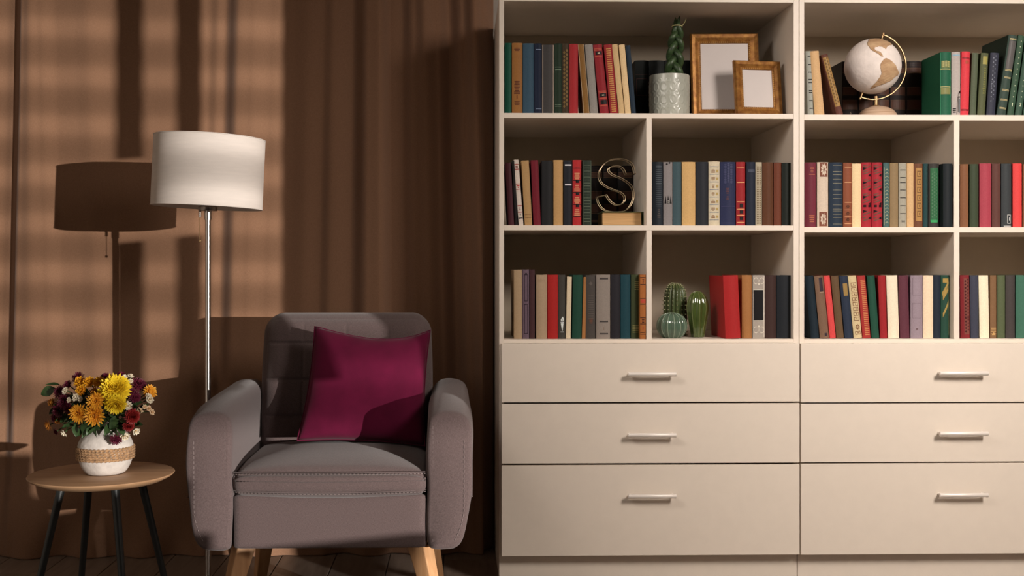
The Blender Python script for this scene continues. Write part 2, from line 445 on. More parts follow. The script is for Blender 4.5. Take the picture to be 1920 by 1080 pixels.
def armchair():
    cx = -0.349
    t = thing('armchair', (cx, 3.3, 0), 'taupe grey upholstered armchair with light wooden legs before the curtain', 'armchair')
    hw = 0.262                      # half the width between the arms
    out = [(-.002, .236), (.014, .2225), (.045, .222), (.072, .227), (.092, .250), (.105, .30), (.1145, .38), (.1175, .46), (.116, .52), (.110, .563),
           (.095, .588), (.066, .600), (.030, .600), (.008, .588), (-.003, .565), (-.005, .50), (-.005, .40), (-.005, .30)]
    prof = cr([(a, b) for a, b in out], 5, closed=True)
    N = len(prof)
    nor = []
    for i in range(N):
        a, b = prof[i - 1], prof[(i + 1) % N]; dx, dz = b[0] - a[0], b[1] - a[1]; l = math.hypot(dx, dz) or 1
        nor.append((dz / l, -dx / l))
    secs = [(0.0, .012), (.0025, .0065), (.007, .0025), (.014, .0006), (.024, 0), (.10, -.002), (.25, -.003), (.42, 0), (.52, .002), (.546, .004), (.556, .009), (.560, .014)]
    yf = 3.035
    for sg in (-1, 1):
        vs = []; fs = []
        for (y, ins) in secs:
            for i in range(N):
                px_, pz = prof[i][0] - nor[i][0] * ins, prof[i][1] - nor[i][1] * ins
                rise = 0.030 * (y / .56) ** 1.1 * max(0, min(1, (pz - .42) / .16)) - 0.012 * max(0, 1 - y / .08) * max(0, (pz - .5) / .1)
                wob = 0.0016 * math.sin(pz * 34 + y * 9 + sg)
                vs.append((cx + sg * (hw + px_ + wob), yf + y + 0.006 * math.sin(pz * 5), pz + rise))
        ns = len(secs)
        for j in range(ns - 1):
            for i in range(N): fs.append((j * N + i, j * N + (i + 1) % N, (j + 1) * N + (i + 1) % N, (j + 1) * N + i))
        fs.append(tuple(range(N))); fs.append(tuple((ns - 1) * N + i for i in range(N)))
        arm = M().add(vs, fs).build('arm', M_gray, t, smooth=True, angle=60)
        # the two stitched seams of the front face and the pipe on the inner edge
        stitch([(cx + sg * (hw + .094 - .03 * max(0, (.34 - z) / .1) ** 2), yf - .0007 + 0.006 * math.sin(z * 5), z) for z in [.25 + .27 * i / 30 for i in range(31)]], arm)
        stitch([(cx + sg * (hw + .012), yf + .0005 + 0.006 * math.sin(z * 5), z) for z in [.245 + .31 * i / 30 for i in range(31)]], arm)
        # outer side panel seams
        for zz in (.46, .36):
            M().tube([(cx + sg * (hw + .1165), yf + .03, zz), (cx + sg * (hw + .1185), yf + .25, zz + .005), (cx + sg * (hw + .1155), yf + .5, zz + .01)], .0012, 6).build('seam', M_seam, arm, smooth=True)
    # base under the seat
    b = M().pad((cx, 3.325, .297), (hw - .0045, .275, .074), .014, 14)
    b.build('seat_base', M_gray, t, smooth=True, angle=180)
    # seat cushion
    def seatf(x, y, z, q):
        top = max(0, q[2])
        crown = .020 * (1 - abs(q[0]) ** 2.6) * (1 - min(1, abs(q[1])) ** 3)
        if q[2] > 0: z += crown * q[2] - .014 * max(0, -q[1] - .0) ** 3 * 1 * q[2]
        else: z -= .008 * (1 - q[0] ** 2) * max(0, -q[1]) * -q[2] * 1.0 - .004
        if q[1] < 0: y -= .020 * (1 - q[0] ** 2) * -q[1] * (1 - q[2] ** 2 * .6)
        z -= .012 * abs(q[0]) ** 6 * max(0, q[2])
        return [x, y, z]
    sc = M().pad((cx, 3.255, .405), (hw - .002, .215, .043), .030, 40, seatf)
    seat = sc.build('seat_cushion', M_gray, t, smooth=True, angle=180)
    def loop(zq, zoff, shrink=0.0):
        pts = []
        for i in range(41):
            a = -1 + 2 * i / 40
            edge = abs(a) ** 9
            pts.append((cx + a * (hw - .004 - shrink), 3.04 - .0165 * (1 - a * a) - .0022 + .022 * edge, zoff - .004 * abs(a) ** 6 - (.0 if zq > 0 else .004 * (1 - a * a) - .004)))
        return pts
    for zq, zo in ((1, .432), (-1, .380)):
        pth = loop(zq, zo)
        M().tube(pth, .0016, 6).build('piping', M_gray, seat, smooth=True)
        stitch([(x, y - .0012, z - .0045) for x, y, z in pth], seat, .0009, .006, .004)
    # backrest, leaning back, with sewn tufting lines
    z0b, z1b = .36, .832
    yb0 = 3.50
    hz = (z1b - z0b) / 2
    seams_z = [.735 - .0, .64, .545]
    seams_z = [.744, .636, .528]
    seams_x = [-.128, 0.0, .128]
    def backf(x, y, z, q):
        lx = x - cx
        taper = 1 - .035 * max(0, q[2]) ** 2
        lx *= taper
        if q[2] > .6: lx *= 1
        dep = y - yb0
        if dep < 0:
            e = (1 - abs(q[0]) ** 5) * (1 - abs(q[2]) ** 6)
            g = 0
            for s_ in seams_z: g = max(g, math.exp(-((z - s_) / .0042) ** 2))
            for s_ in seams_x: g = max(g, .35 * math.exp(-((lx - s_) / .0042) ** 2))
            soft = 0
            for s_ in seams_z: soft += math.exp(-((z - s_) / .028) ** 2)
            for s_ in seams_x: soft += .35 * math.exp(-((lx - s_) / .028) ** 2)
            dep -= e * (.016 - .0085 * g - .0035 * min(1.3, soft))
        lean = .155
        return [cx + lx, yb0 + dep + (z - .40) * lean, z - .012 * (1 - (q[0]) ** 2) * 0]
    bk = M()
    bk.pad((cx, yb0 + .0, (z0b + z1b) / 2), (hw - .001, .066, hz), .058, 170, backf)
    back = bk.build('backrest', M_gray, t, smooth=True, angle=180)
    # tapering splayed legs
    for (xt, yt, xb, yb) in ((-.586, 3.11, -.640, 3.075), (-.112, 3.11, -.058, 3.075), (-.586, 3.50, -.625, 3.57), (-.112, 3.50, -.073, 3.57)):
        m = M(); vs = []
        for (cx_, cy_, z, h) in ((xt, yt, .2245, .0275), (xb, yb, 0.0, .0165)):
            for k in range(4):
                a = R(45 + 90 * k + (28 if xt < -.3 else -28))
                vs.append((cx_ + h * 1.35 * math.cos(a), cy_ + h * 1.35 * math.sin(a), z))
        m.add(vs, [(0, 1, 5, 4), (1, 2, 6, 5), (2, 3, 7, 6), (3, 0, 4, 7), (3, 2, 1, 0), (4, 5, 6, 7)])
        o = m.build('leg', M_beech, t); o['label'] = 'tapered light beech leg'
        bv = o.modifiers.new('b', 'BEVEL'); bv.width = .003; bv.segments = 2
    return t
armchair()

def cushion():
    """square velvet cushion leaning in the chair"""
    Yp = 3.325
    def corner(px, py, Y): x, z = P(px, py, Y); return Vector((x, Y, z))
    BL, BR, TR, TL = corner(557, 826, Yp - .035), corner(797, 836, Yp - .01), corner(807, 619, Yp + .065), corner(590, 612, Yp + .065)
    cen = (BL + BR + TR + TL) / 4
    nrm = (BR - BL).cross(TL - BL).normalized()        # faces the room (towards -y)
    if nrm.y > 0: nrm = -nrm
    n = 44
    def fn(side):
        def g(a, b):
            u, v = 2 * a - 1, 2 * b - 1
            # edges pulled in between the pointed corners
            pu = u * (1 - .055 * (1 - v * v)); pv = v * (1 - .055 * (1 - u * u))
            s, w = (pu + 1) / 2, (pv + 1) / 2
            p = BL * (1 - s) * (1 - w) + BR * s * (1 - w) + TR * s * w + TL * (1 - s) * w
            if v > 0: p = p - Vector((0, 0, 1)) * .022 * (1 - u * u) * v * (1 + .5 * u)
            th = ((1 - u * u) * (1 - v * v)) ** .45
            th *= .066 * (1 + .05 * math.sin(3 * u + 2 * v))
            wr = .0025 * math.sin(9 * u - 7 * v) * (1 - th / .07)
            return p + nrm * side * (th + wr * (1 if th > .003 else 0))
        return g
    m = M().grid(n, n, fn(1)).grid(n, n, fn(-1))
    o = m.build('cushion', M_pill, None, smooth=True, angle=180)
    bm = bmesh.new(); bm.from_mesh(o.data); bmesh.ops.remove_doubles(bm, verts=bm.verts[:], dist=.0004); bmesh.ops.recalc_face_normals(bm, faces=bm.faces[:]); bm.to_mesh(o.data); bm.free()
    o.data.polygons.foreach_set('use_smooth', [True] * len(o.data.polygons))
    zmin = min(v.co.z for v in o.data.vertices)
    recenter(o, (cen.x, cen.y, zmin))
    tag(o, 'square burgundy velvet cushion leaning on the armchair backrest', 'cushion')
    edge = []
    for k in range(4):
        for i in range(24):
            a = i / 24
            edge.append(fn(1)(*((a, 0), (1, a), (1 - a, 1), (0, 1 - a))[k]))
    ORIGIN[o.name] = Vector(o.location)
    M().tube(edge, .0022, 6, closed=True).build('piping', M_pill, o, smooth=True)
cushion()

# ---------------------------------------------------------------- floor lamp
def floor_lamp():
    Y = 3.42
    x0 = P(390, 700, Y)[0]
    t = thing('floor_lamp', (x0, Y, 0), 'slim steel floor lamp with white drum shade behind the armchair', 'floor lamp')
    M().lathe([(.138, 0), (.14, .004), (.14, .016), (.137, .020), (.03, .026), (.016, .034), (.012, .05)], (x0, Y, 0), 64).build('base', M_chrome, t, smooth=True)
    zt = P(388, 393, Y)[1]
    M().lathe([(.0082, .02), (.0082, zt + .02)], (x0, Y, 0), 24).lathe([(.0105, zt - .03), (.0105, zt - .004)], (x0, Y, 0), 20).build('pole', M_chrome, t, smooth=True)
    tilt = Matrix.Rotation(R(2.6), 3, 'Y')
    r = 101.7 / F_PX * Y
    xs, zb = P(388, 388.5, Y); zt2 = P(388, 259, Y)[1]; h = zt2 - zb
    sh = M().lathe([(r, 0), (r, h), (r - .002, h), (r - .002, 0), (r, 0)], (xs, Y, zb), 96, tilt, cap=False)
    s = sh.build('lamp_shade', M_shade, t, smooth=True)
    for zz in (0.0, h):
        M().tube([(lambda p: (xs + p.x, Y + p.y, zb + p.z))(tilt @ Vector((r * math.cos(a), r * math.sin(a), zz))) for a in [2 * math.pi * k / 72 for k in range(72)]], .0015, 6, closed=True).build('shade_rim', M_shade, s, smooth=True)
    # carrier ring with three spokes and the lamp holder
    M().lathe([(.027, 0), (.028, .002), (.028, .012), (.022, .015), (.018, .05)], (x0, Y, zt - .004), 32).build('lamp_holder', M_dchrome, t, smooth=True)
    sp = M()
    for k in range(3):
        a = R(100 + 120 * k); sp.tube([(x0, Y, zt + .012), (xs + (r - .002) * math.cos(a), Y + (r - .002) * math.sin(a), zb + .010 - math.cos(a) * r * .045)], .002, 8)
    sp.build('shade_carrier', M_dchrome, t, smooth=True)
    bulb = M().lathe([(.013, 0), (.013, .02), (.02, .035), (.03, .06), (.03, .075), (.02, .098), (.0, .105)], (x0, Y, zt + .045), 24)
    bulb.build('bulb', mat('unlit_bulb_glass', (.8, .78, .74), .15, noise=.01), t, smooth=True)
    xc = P(376.5, 420, Y)[0]
    z = lambda py: P(376, py, Y)[1]
    M().tube([(xc, Y - .012, z(388)), (xc, Y - .012, z(408))], .0042, 12).build('pull_switch', M_dchrome, t, smooth=True)
    ch = M().tube([(xc, Y - .012, z(408)), (xc, Y - .012, z(449))], .0011, 6)
    b = [(0.0, -.0045)] + [(.0045 * math.sin(math.pi * k / 8), -.0045 * math.cos(math.pi * k / 8)) for k in range(1, 8)] + [(0.0, .0045)]
    ch.lathe(b, (xc, Y - .012, z(452)), 12)
    ch.build('pull_chain', M_brass, t, smooth=True)
floor_lamp()

# ---------------------------------------------------------------- side table, vase, bouquet
YT = 2.99
TX = P(191, 884, YT)[0]
TZ = 0.44
def side_table():
    t = thing('side_table', (TX, YT, 0), 'round oak side table with four black legs under the flowers', 'side table')
    r = .1825
    M().lathe([(.0, TZ - .018), (r - .026, TZ - .018), (r - .006, TZ - .008), (r - .0008, TZ - .0035), (r, TZ - .002), (r - .001, TZ - .0003)], (TX, YT, 0), 96).build('table_rim', M_oakrim, t, smooth=True)
    M().lathe([(r - .001, TZ - .0004), (r - .0016, TZ), (0, TZ)], (TX, YT, 0), 96, cap=False).build('tabletop', M_oak, t, smooth=True)
    for a in (35.3, 125.3, 215.3, 305.3):
        c, s = math.cos(R(a)), math.sin(R(a))
        M().tube([(TX + .100 * c, YT + .100 * s, TZ - .016), (TX + .200 * c, YT + .200 * s, 0.002)], [.0105, .0075], 16).tube(
            [(TX + .198 * c, YT + .198 * s, 0.006), (TX + .2005 * c, YT + .2005 * s, 0.0)], .0082, 12).build('leg', M_black, t, smooth=True)
    M().lathe([(.115, TZ - .021), (.115, TZ - .0175)], (TX, YT, 0), 40).build('leg_plate', M_black, t)
side_table()

VX, VY = P(198, 884, YT)[0], YT
def vase():
    t = thing('flower_vase', (VX, VY, TZ), 'round white plaster vase with jute rope band on the side table', 'vase')
    prof = cr([(.040, 0), (.050, .004), (.0615, .022), (.0685, .045), (.070, .062), (.067, .080), (.058, .098), (.045, .112), (.037, .122), (.036, .132), (.0385, .139)], 5)
    inner = [(r - .004, z) for r, z in prof[::-1] if z > .02]
    v = M().lathe(prof + inner, (VX, VY, TZ), 64, cap=False)
    v.lathe([(.0, .0), (.040, .0)], (VX, VY, TZ), 64, cap=False)
    v.build('body', M_plast, t, smooth=True, angle=70)
    for i in range(5):
        z = .0415 + .0066 * i
        rr = .0690 + .0012 - abs(z - .056) * .04
        m = M()
        n1, n2 = 168, 8
        vs = []; fs = []
        for a in range(n1):
            th = 2 * math.pi * a / n1
            for b in range(n2):
                ph = 2 * math.pi * b / n2
                q = .0034 * (1 + .30 * math.cos(2 * ph + 42 * th + i))
                vs.append((VX + (rr + q * math.cos(ph)) * math.cos(th), VY + (rr + q * math.cos(ph)) * math.sin(th), TZ + z + q * math.sin(ph)))
        for a in range(n1):
            for b in range(n2): fs.append((a * n2 + b, a * n2 + (b + 1) % n2, ((a + 1) % n1) * n2 + (b + 1) % n2, ((a + 1) % n1) * n2 + b))
        m.add(vs, fs).build('rope_coil', M_rope, t, smooth=True)
vase()

FM = {}
def fmat(name, c1, c2=None, rough=0.6):
    if name not in FM: FM[name] = mat(name, c1, rough, col2=c2 or tuple(v * 1.25 for v in c1), scale=60, transl=.12)
    return FM[name]
YEL = fmat('bright_yellow_petal', (.80, .54, .012), (.86, .66, .03))
ORA = fmat('golden_orange_petal', (.72, .27, .012), (.80, .42, .03))
GOL = fmat('deep_golden_petal', (.66, .28, .008), (.74, .38, .012))
BUR = fmat('burgundy_petal', (.085, .004, .018), (.14, .008, .03))
RED = fmat('dark_red_petal', (.20, .008, .008), (.30, .016, .012))
CRE = fmat('cream_petal', (.72, .62, .45), (.80, .74, .60))
PEA = fmat('peach_petal', (.72, .50, .30), (.80, .62, .42))
BRO = fmat('rust_petal', (.34, .10, .012), (.46, .18, .02))
LEAF = fmat('dark_green_leaf', (.018, .040, .012), (.045, .085, .025), .45)
LEAF2 = fmat('mid_green_leaf', (.035, .075, .02), (.06, .115, .04), .45)
STEM = fmat('green_stem', (.04, .07, .02))

def frame_of(ax):
    ax = ax.normalized(); u = ax.orthogonal().normalized(); return u, ax.cross(u), ax

def petal_rings(m, c, ax, rad, rings, rnd, width=.22, cup=.4):
    """petals in rings: (count, reach, lift) - each a folded strip of six triangles"""
    u, w, a = frame_of(ax)
    for cnt, reach, lift in rings:
        ph = rnd.uniform(0, 6.28)
        for k in range(cnt):
            th = ph + 2 * math.pi * (k + rnd.uniform(-.2, .2)) / cnt
            d = u * math.cos(th) + w * math.sin(th); s = a.cross(d)
            L = rad * reach * rnd.uniform(.88, 1.08); wd = rad * width * (0.65 + .5 * reach)
            base = c + a * (rad * .10 * lift)
            l = lift + rnd.uniform(-.08, .08)
            dirv = (d * math.cos(l) + a * math.sin(l)).normalized()
            tipv = (d * math.cos(l + cup) + a * math.sin(l + cup)).normalized()
            upv = dirv.cross(s)
            p1 = base + dirv * L * .55; p2 = p1 + tipv * L * .45
            vs = [base + s * wd * .22, base - s * wd * .22, p1 + s * wd * .5, p1 - upv * wd * .18, p1 - s * wd * .5,
                  p1.lerp(p2, .6) + s * wd * .42, p1.lerp(p2, .6) - s * wd * .42, p2]
            m.add(vs, [(0, 3, 1), (0, 2, 3), (1, 3, 4), (2, 5, 3), (3, 5, 6), (3, 6, 4), (5, 7, 6)])

def bouquet():
    rnd = random.Random(21)
    t = thing('flower_bouquet', (VX, VY, TZ + .11), 'autumn bouquet of yellow, golden, burgundy and cream chrysanthemums in the vase', 'bouquet')
    def place(px, py, push=0.0):
        dx, dz = (px - 190) / 108, (py - 762) / 62
        dep = math.sqrt(max(0, 1 - min(1, dx * dx + dz * dz)))
        Y = YT - .115 * dep + .02 - push
        x, z = P(px, py, Y)
        ax = Vector((dx * .75, -.28 - .85 * dep, -dz * .6 + .12))
        return Vector((x, Y, z)), ax.normalized()
    PXM = YT / F_PX
    neck = Vector((VX, VY, TZ + .125))
    def stem(c, ax, par):
        b = neck + Vector((rnd.uniform(-.02, .02), rnd.uniform(-.02, .02), 0))
        mid = (c - ax * .03).lerp(b, .5) - Vector((0, 0, -.01))
        M().tube(cr([tuple(c - ax * .002), tuple(c - ax * .02), tuple(mid), tuple(b)], 4), .0016, 5).build('stem', STEM, par, smooth=True)
    def bloom(name, px, py, rpx, kind, push=0, ax=None, label=None):
        c, a = place(px, py, push)
        if ax: a = Vector(ax).normalized()
        rad = rpx * PXM
        m = M()
        if kind[0] == 'mum':       # dense many-petalled dome
            petal_rings(m, c, a, rad, [(24, 1.02, -.35), (24, 1.0, -.08), (24, .96, .16), (22, .90, .38), (19, .83, .6), (16, .74, .82), (12, .64, 1.05), (8, .54, 1.25), (5, .45, 1.45)], rnd, .20, .22)
        elif kind[0] == 'spider':  # narrow pointed petals with an open centre
            petal_rings(m, c, a, rad, [(18, 1.08, -.1), (18, 1.0, .2), (15, .85, .5), (12, .62, .85), (8, .42, 1.15)], rnd, .17, .25)
        elif kind[0] == 'button':
            petal_rings(m, c, a, rad, [(12, 1.0, 0), (11, .9, .45), (9, .75, .85), (5, .6, 1.2)], rnd, .32, .35)
        elif kind[0] == 'small':
            petal_rings(m, c, a, rad, [(9, 1.0, .1), (8, .8, .6), (5, .6, 1.1)], rnd, .42, .4)
        o = m.build(name, kind[1], t)
        if label: o['label'] = label
        if kind[0] in ('spider', 'small') and kind[2]:
            cm = M()
            hs = [(rad * .22 * math.sin(math.pi / 2 * k / 4), rad * (.30 + .16 * (1 - math.cos(math.pi / 2 * k / 4)) * -1)) for k in range(5)][::-1]
            rot = a.to_track_quat('Z', 'Y').to_matrix()
            cm.lathe(hs, tuple(c), 10, rot, cap=False)
            cm.build('flower_centre', kind[2], o, smooth=True)
        stem(c, a, o)
    mum = lambda m_: ('mum', m_, None)
    but = lambda m_: ('button', m_, None)
    bloom('chrysanthemum_bloom', 215, 729, 29, mum(YEL), .05, label='large bright yellow bloom')
    bloom('chrysanthemum_bloom', 216, 757, 21, mum(YEL), .055, (.1, -.8, -.45), label='bright yellow bloom below the largest one')
    bloom('chrysanthemum_bloom', 193, 738, 12, mum(YEL), .03)
    for px, py, r in ((147, 775, 18), (177, 779, 20), (180, 752, 17)):
        bloom('chrysanthemum_bloom', px, py, r, ('spider', ORA, BRO), .05, label='golden orange bloom with pointed petals')
    for px, py, r in ((150, 717, 13), (167, 717, 13), (186, 717, 13), (152, 732, 12)):
        bloom('chrysanthemum_bloom', px, py, r, but(GOL), .015)
    bloom('chrysanthemum_bloom', 178, 736, 10, but(BRO), .01)
    bloom('chrysanthemum_bloom', 281, 735, 14, ('spider', ORA, GOL), .02, (.5, -.6, .25))
    for px, py, r in ((146, 708, 13), (112, 735, 14), (121, 753, 16), (110, 769, 15), (104, 784, 11), (260, 721, 15), (227, 703, 9), (197, 706, 9), (247, 737, 10),
                      (130, 768, 12), (254, 745, 11), (127, 722, 10)):
        bloom('chrysanthemum_bloom', px, py, r, ('spider', BUR, None))
    bloom('chrysanthemum_bloom', 248, 781, 15, mum(RED), .03, label='dark red bloom')
    bloom('chrysanthemum_bloom', 241, 799, 11, mum(RED), .03, label='dark red bloom')
    bloom('chrysanthemum_bloom', 217, 824, 12, ('spider', BUR, None), .098, (.1, -.8, -.5))
    bloom('chrysanthemum_bloom', 92, 797, 13, ('spider', BRO, BUR), 0)
    bloom('chrysanthemum_bloom', 106, 809, 9, ('spider', BUR, None), 0)
    bloom('chrysanthemum_bloom', 110, 787, 10, but(BRO), 0)
    bloom('chrysanthemum_bloom', 98, 755, 10, but(BRO), 0)
    for px, py, r in ((124, 733, 9), (143, 745, 9), (130, 750, 6), (245, 706, 7), (245, 715, 6), (233, 708, 7), (240, 761, 9), (280, 749, 9), (278, 743, 7), (233, 817, 11), (255, 808, 8), (121, 811, 10), (151, 749, 6)):
        bloom('chrysanthemum_bloom', px, py, r, ('small', CRE, GOL), .02 if py < 800 else .05)
    for px, py, r in ((262, 770, 7), (271, 763, 5), (279, 766, 6), (285, 773, 6)):
        bloom('chrysanthemum_bloom', px, py, r, ('small', PEA, GOL), .0)
    def leaf(c, d, up, L, wd, mt, bend=.3):
        d = d.normalized(); s = d.cross(up).normalized(); n = s.cross(d)
        m = M(); rows = [(0, .08), (.22, .75), (.45, 1.0), (.7, .8), (.88, .42), (1, .03)]
        vs = []
        for q, w_ in rows:
            p = c + d * L * q - n * bend * L * q * q
            vs += [p + s * wd * w_ * .5 + n * wd * .12, p, p - s * wd * w_ * .5 + n * wd * .12]
        fs = []
        for i in range(len(rows) - 1):
            a = i * 3; fs += [(a, a + 1, a + 4, a + 3), (a + 1, a + 2, a + 5, a + 4)]
        m.add(vs, fs).build('leaf', mt, t, smooth=True)
    # two big dark leaves on the left, then the greenery between the blooms
    c, a = place(104, 728); leaf(c, Vector((-.8, -.1, -.30)), Vector((.2, -1, .3)), 30 * PXM, 20 * PXM, LEAF)
    c, a = place(112, 722); leaf(c, Vector((-.9, 0, .22)), Vector((0, -.6, 1)), 27 * PXM, 9 * PXM, LEAF)
    for i in range(88):
        th = rnd.uniform(0, 6.28); q = rnd.uniform(.15, .97) ** .6
        px, py = 188 + 88 * q * math.cos(th), 768 + 42 * q * math.sin(th)
        c, a = place(px, py, -.02)
        d = (a + Vector((rnd.uniform(-.9, .9), rnd.uniform(-.3, .3), rnd.uniform(-.8, .6)))).normalized()
        leaf(c - d * .012, d, a.cross(Vector((rnd.uniform(-1, 1), .2, rnd.uniform(-1, 1)))), rnd.uniform(18, 30) * PXM, rnd.uniform(9, 15) * PXM, LEAF if rnd.random() < .7 else LEAF2, rnd.uniform(0, .5))
    for px, py in ((150, 808), (162, 806), (172, 801), (140, 800), (205, 798), (220, 796), (195, 792), (130, 798), (230, 785), (215, 788), (225, 802), (160, 795)):
        c, a = place(px, py, -.005)
        d = Vector((rnd.uniform(-.7, .5), -.5, -.5 + rnd.uniform(-.3, .5)))
        leaf(c - d * .015, d, Vector((rnd.uniform(-.4, .4), -.6, 1)), rnd.uniform(20, 30) * PXM, rnd.uniform(11, 17) * PXM, LEAF2 if rnd.random() < .5 else LEAF, rnd.uniform(.1, .6))
bouquet()

# ---------------------------------------------------------------- books
CM = {}
def tone(c):
    """colour seen under the room's warm soft light -> the cloth's own colour"""
    a = [v / k * BOOKGAIN for v, k in zip(lin(c), (.62, .57, .53))]
    g = .35 * a[0] + .5 * a[1] + .15 * a[2]
    return tuple(min(.85, v * .92 + g * .08) for v in a)
BOOKGAIN = .70
def cloth(c, kind='book_cloth'):
    key = (tuple(c), kind)
    if key not in CM:
        a = tone(c)
        CM[key] = mat(kind, a, .55 if kind == 'book_cloth' else .45, noise=.05 if kind == 'book_cloth' else .03, scale=250, bump=.12 if kind == 'book_cloth' else 0, bscale=700, spec=.15)
    return CM[key]
GILT = (150, 115, 62)
def rect(u0, v0, u1, v1): return [('r', u0, v0, u1, v1)]
def poly(*p): return [('p', p)]
def lines(vs, th=.010, u0=.08, u1=.92): return [('r', u0, v - th / 2, u1, v + th / 2) for v in vs]
def hatch(n, v0, v1, u0=.15, u1=.85, fill=.5):
    st = (v1 - v0) / n
    return [('r', u0, v0 + i * st, u1, v0 + (i + fill) * st) for i in range(n)]
def frame(u0, v0, u1, v1, t=.05, tv=.008):
    return [('r', u0, v0, u1, v0 + tv), ('r', u0, v1 - tv, u1, v1), ('r', u0, v0 + tv, u0 + t, v1 - tv), ('r', u1 - t, v0 + tv, u1, v1 - tv)]
def diamonds(n, v0, v1, uc=(.5,), du=.2, fill=.8):
    o = []; st = (v1 - v0) / n
    for i in range(n):
        for j, u in enumerate(uc):
            v = v0 + (i + .5 + (.5 * (j % 2) if len(uc) > 1 else 0)) * st
            o.append(('p', ((u - du, v), (u, v - st * fill / 2), (u + du, v), (u, v + st * fill / 2))))
    return o
def rosette(uc, vc, ru, rv, n=8):
    o = []
    for k in range(n):
        a = 2 * math.pi * k / n; b = a + .32; c_ = a - .32
        o.append(('p', ((uc + .15 * ru * math.cos(a), vc + .15 * rv * math.sin(a)), (uc + .7 * ru * math.cos(c_), vc + .7 * rv * math.sin(c_)),
                        (uc + ru * math.cos(a), vc + rv * math.sin(a)), (uc + .7 * ru * math.cos(b), vc + .7 * rv * math.sin(b)))))
    return o
def rings_(n, v0, v1, u0, u1, t=.06):
    """a column of rounded hollow ornaments"""
    o = []; st = (v1 - v0) / n
    for i in range(n):
        a, b = v0 + (i + .1) * st, v0 + (i + .88) * st
        o += frame(u0, a, u1, b, t, st * .13)
        o += rect(u0 + (u1 - u0) * .42, a + st * .25, u0 + (u1 - u0) * .6, b - st * .25)
    return o
def chevrons(n, v0, v1, u0, u1):
    o = []; st = (v1 - v0) / n
    for i in range(n):
        a = v0 + i * st; m = (u0 + u1) / 2
        o.append(('p', ((u0, a + st * .2), (m, a + st * .55), (u1, a + st * .2), (u1, a + st * .35), (m, a + st * .72), (u0, a + st * .35))))
    return o
def slants(n, v0, v1, u0, u1):
    o = []; st = (v1 - v0) / n
    for i in range(n):
        a = v0 + i * st
        o.append(('p', ((u0, a + st * .1), (u1, a + st * .62), (u1, a + st * .86), (u0, a + st * .34))))
        o.append(('p', ((u0, a + st * .55), (u0 + (u1 - u0) * .75, a + st * .95), (u0, a + st * .85))))
    return o
def dabs(n, v0, v1, u0, u1, seed, w=(.3, .9)):
    r_ = random.Random(seed); o = []; st = (v1 - v0) / n
    for i in range(n):
        L = (u1 - u0) * r_.uniform(*w); c = (u0 + u1) / 2
        o.append(('r', c - L / 2, v0 + i * st, c + L / 2, v0 + (i + .62) * st))
    return o
def curl(uc, vc, ru, rv, flip=1):
    """a pair of scrolls drawn as thin bands"""
    o = []
    for sg in (-1, 1):
        pts = [(uc + sg * ru * (.5 + .45 * math.cos(t_)), vc + flip * rv * .45 * math.sin(t_)) for t_ in [math.pi * (1.15 - 1.75 * k / 9) for k in range(10)]]
        for a, b in zip(pts, pts[1:]):
            dx, dy = b[0] - a[0], b[1] - a[1]
            o.append(('p', ((a[0], a[1]), (b[0], b[1]), (b[0] * .86 + (uc + sg * ru * .5) * .14, b[1] * .8 + vc * .2), (a[0] * .86 + (uc + sg * ru * .5) * .14, a[1] * .8 + vc * .2))))
    o.append(('p', ((uc - ru * .3, vc - flip * rv * .3), (uc + ru * .3, vc - flip * rv * .3), (uc, vc - flip * rv * .62))))
    return o

def spine_mesh(shapes, w, h, bulge, off=.0005):
    m = M()
    def at(u, v, o=off): return (u * w, -bulge * (1 - (2 * u - 1) ** 2) - o, v * h)
    for s in shapes:
        if s[0] == 'r':
            _, u0, v0, u1, v1 = s; n = max(1, int(6 * (u1 - u0) + .99))
            vs = [at(u0 + (u1 - u0) * i / n, v) for v in (v0, v1) for i in range(n + 1)]
            m.add(vs, [(i, i + 1, n + 2 + i, n + 1 + i) for i in range(n)])
        else:                       # sliced, so that it follows the round of the spine
            us = [q[0] for q in s[1]]; n = max(1, int((max(us) - min(us)) / .17 + .99)); st = (max(us) - min(us)) / n
            for k in range(n):
                pg = list(s[1])
                for lim, sg in ((min(us) + k * st, 1), (min(us) + (k + 1) * st, -1)):
                    out = []
                    for i in range(len(pg)):
                        a, b = pg[i - 1], pg[i]; da, db = (a[0] - lim) * sg, (b[0] - lim) * sg
                        if (da < -1e-9) != (db < -1e-9):
                            t_ = da / (da - db); out.append((a[0] + (b[0] - a[0]) * t_, a[1] + (b[1] - a[1]) * t_))
                        if db >= -1e-9: out.append(b)
                    pg = out
                    if len(pg) < 3: break
                if len(pg) >= 3: m.add([at(u, v, off + .0004) for u, v in pg], [tuple(range(len(pg)))])
    return m

def glyph(ch, parent, w, h, bulge, u, v, size, col):
    cu = bpy.data.curves.new('numeral', 'FONT'); cu.body = ch; cu.size = size; cu.align_x = 'CENTER'; cu.align_y = 'CENTER'; cu.extrude = .0002
    o = bpy.data.objects.new('tmp', cu); COL.objects.link(o)
    me = bpy.data.meshes.new_from_object(o.evaluated_get(bpy.context.evaluated_depsgraph_get()))
    bpy.data.objects.remove(o); bpy.data.curves.remove(cu)
    me.name = 'numeral'
    for vx in me.vertices:
        x, y, z = vx.co; vx.co = (x + u * w, -bulge - .0009 - z, y + v * h)
    ob = bpy.data.objects.new('numeral', me); COL.objects.link(ob); ob.parent = parent
    me.materials.clear(); me.materials.append(cloth(col, 'print_ink'))

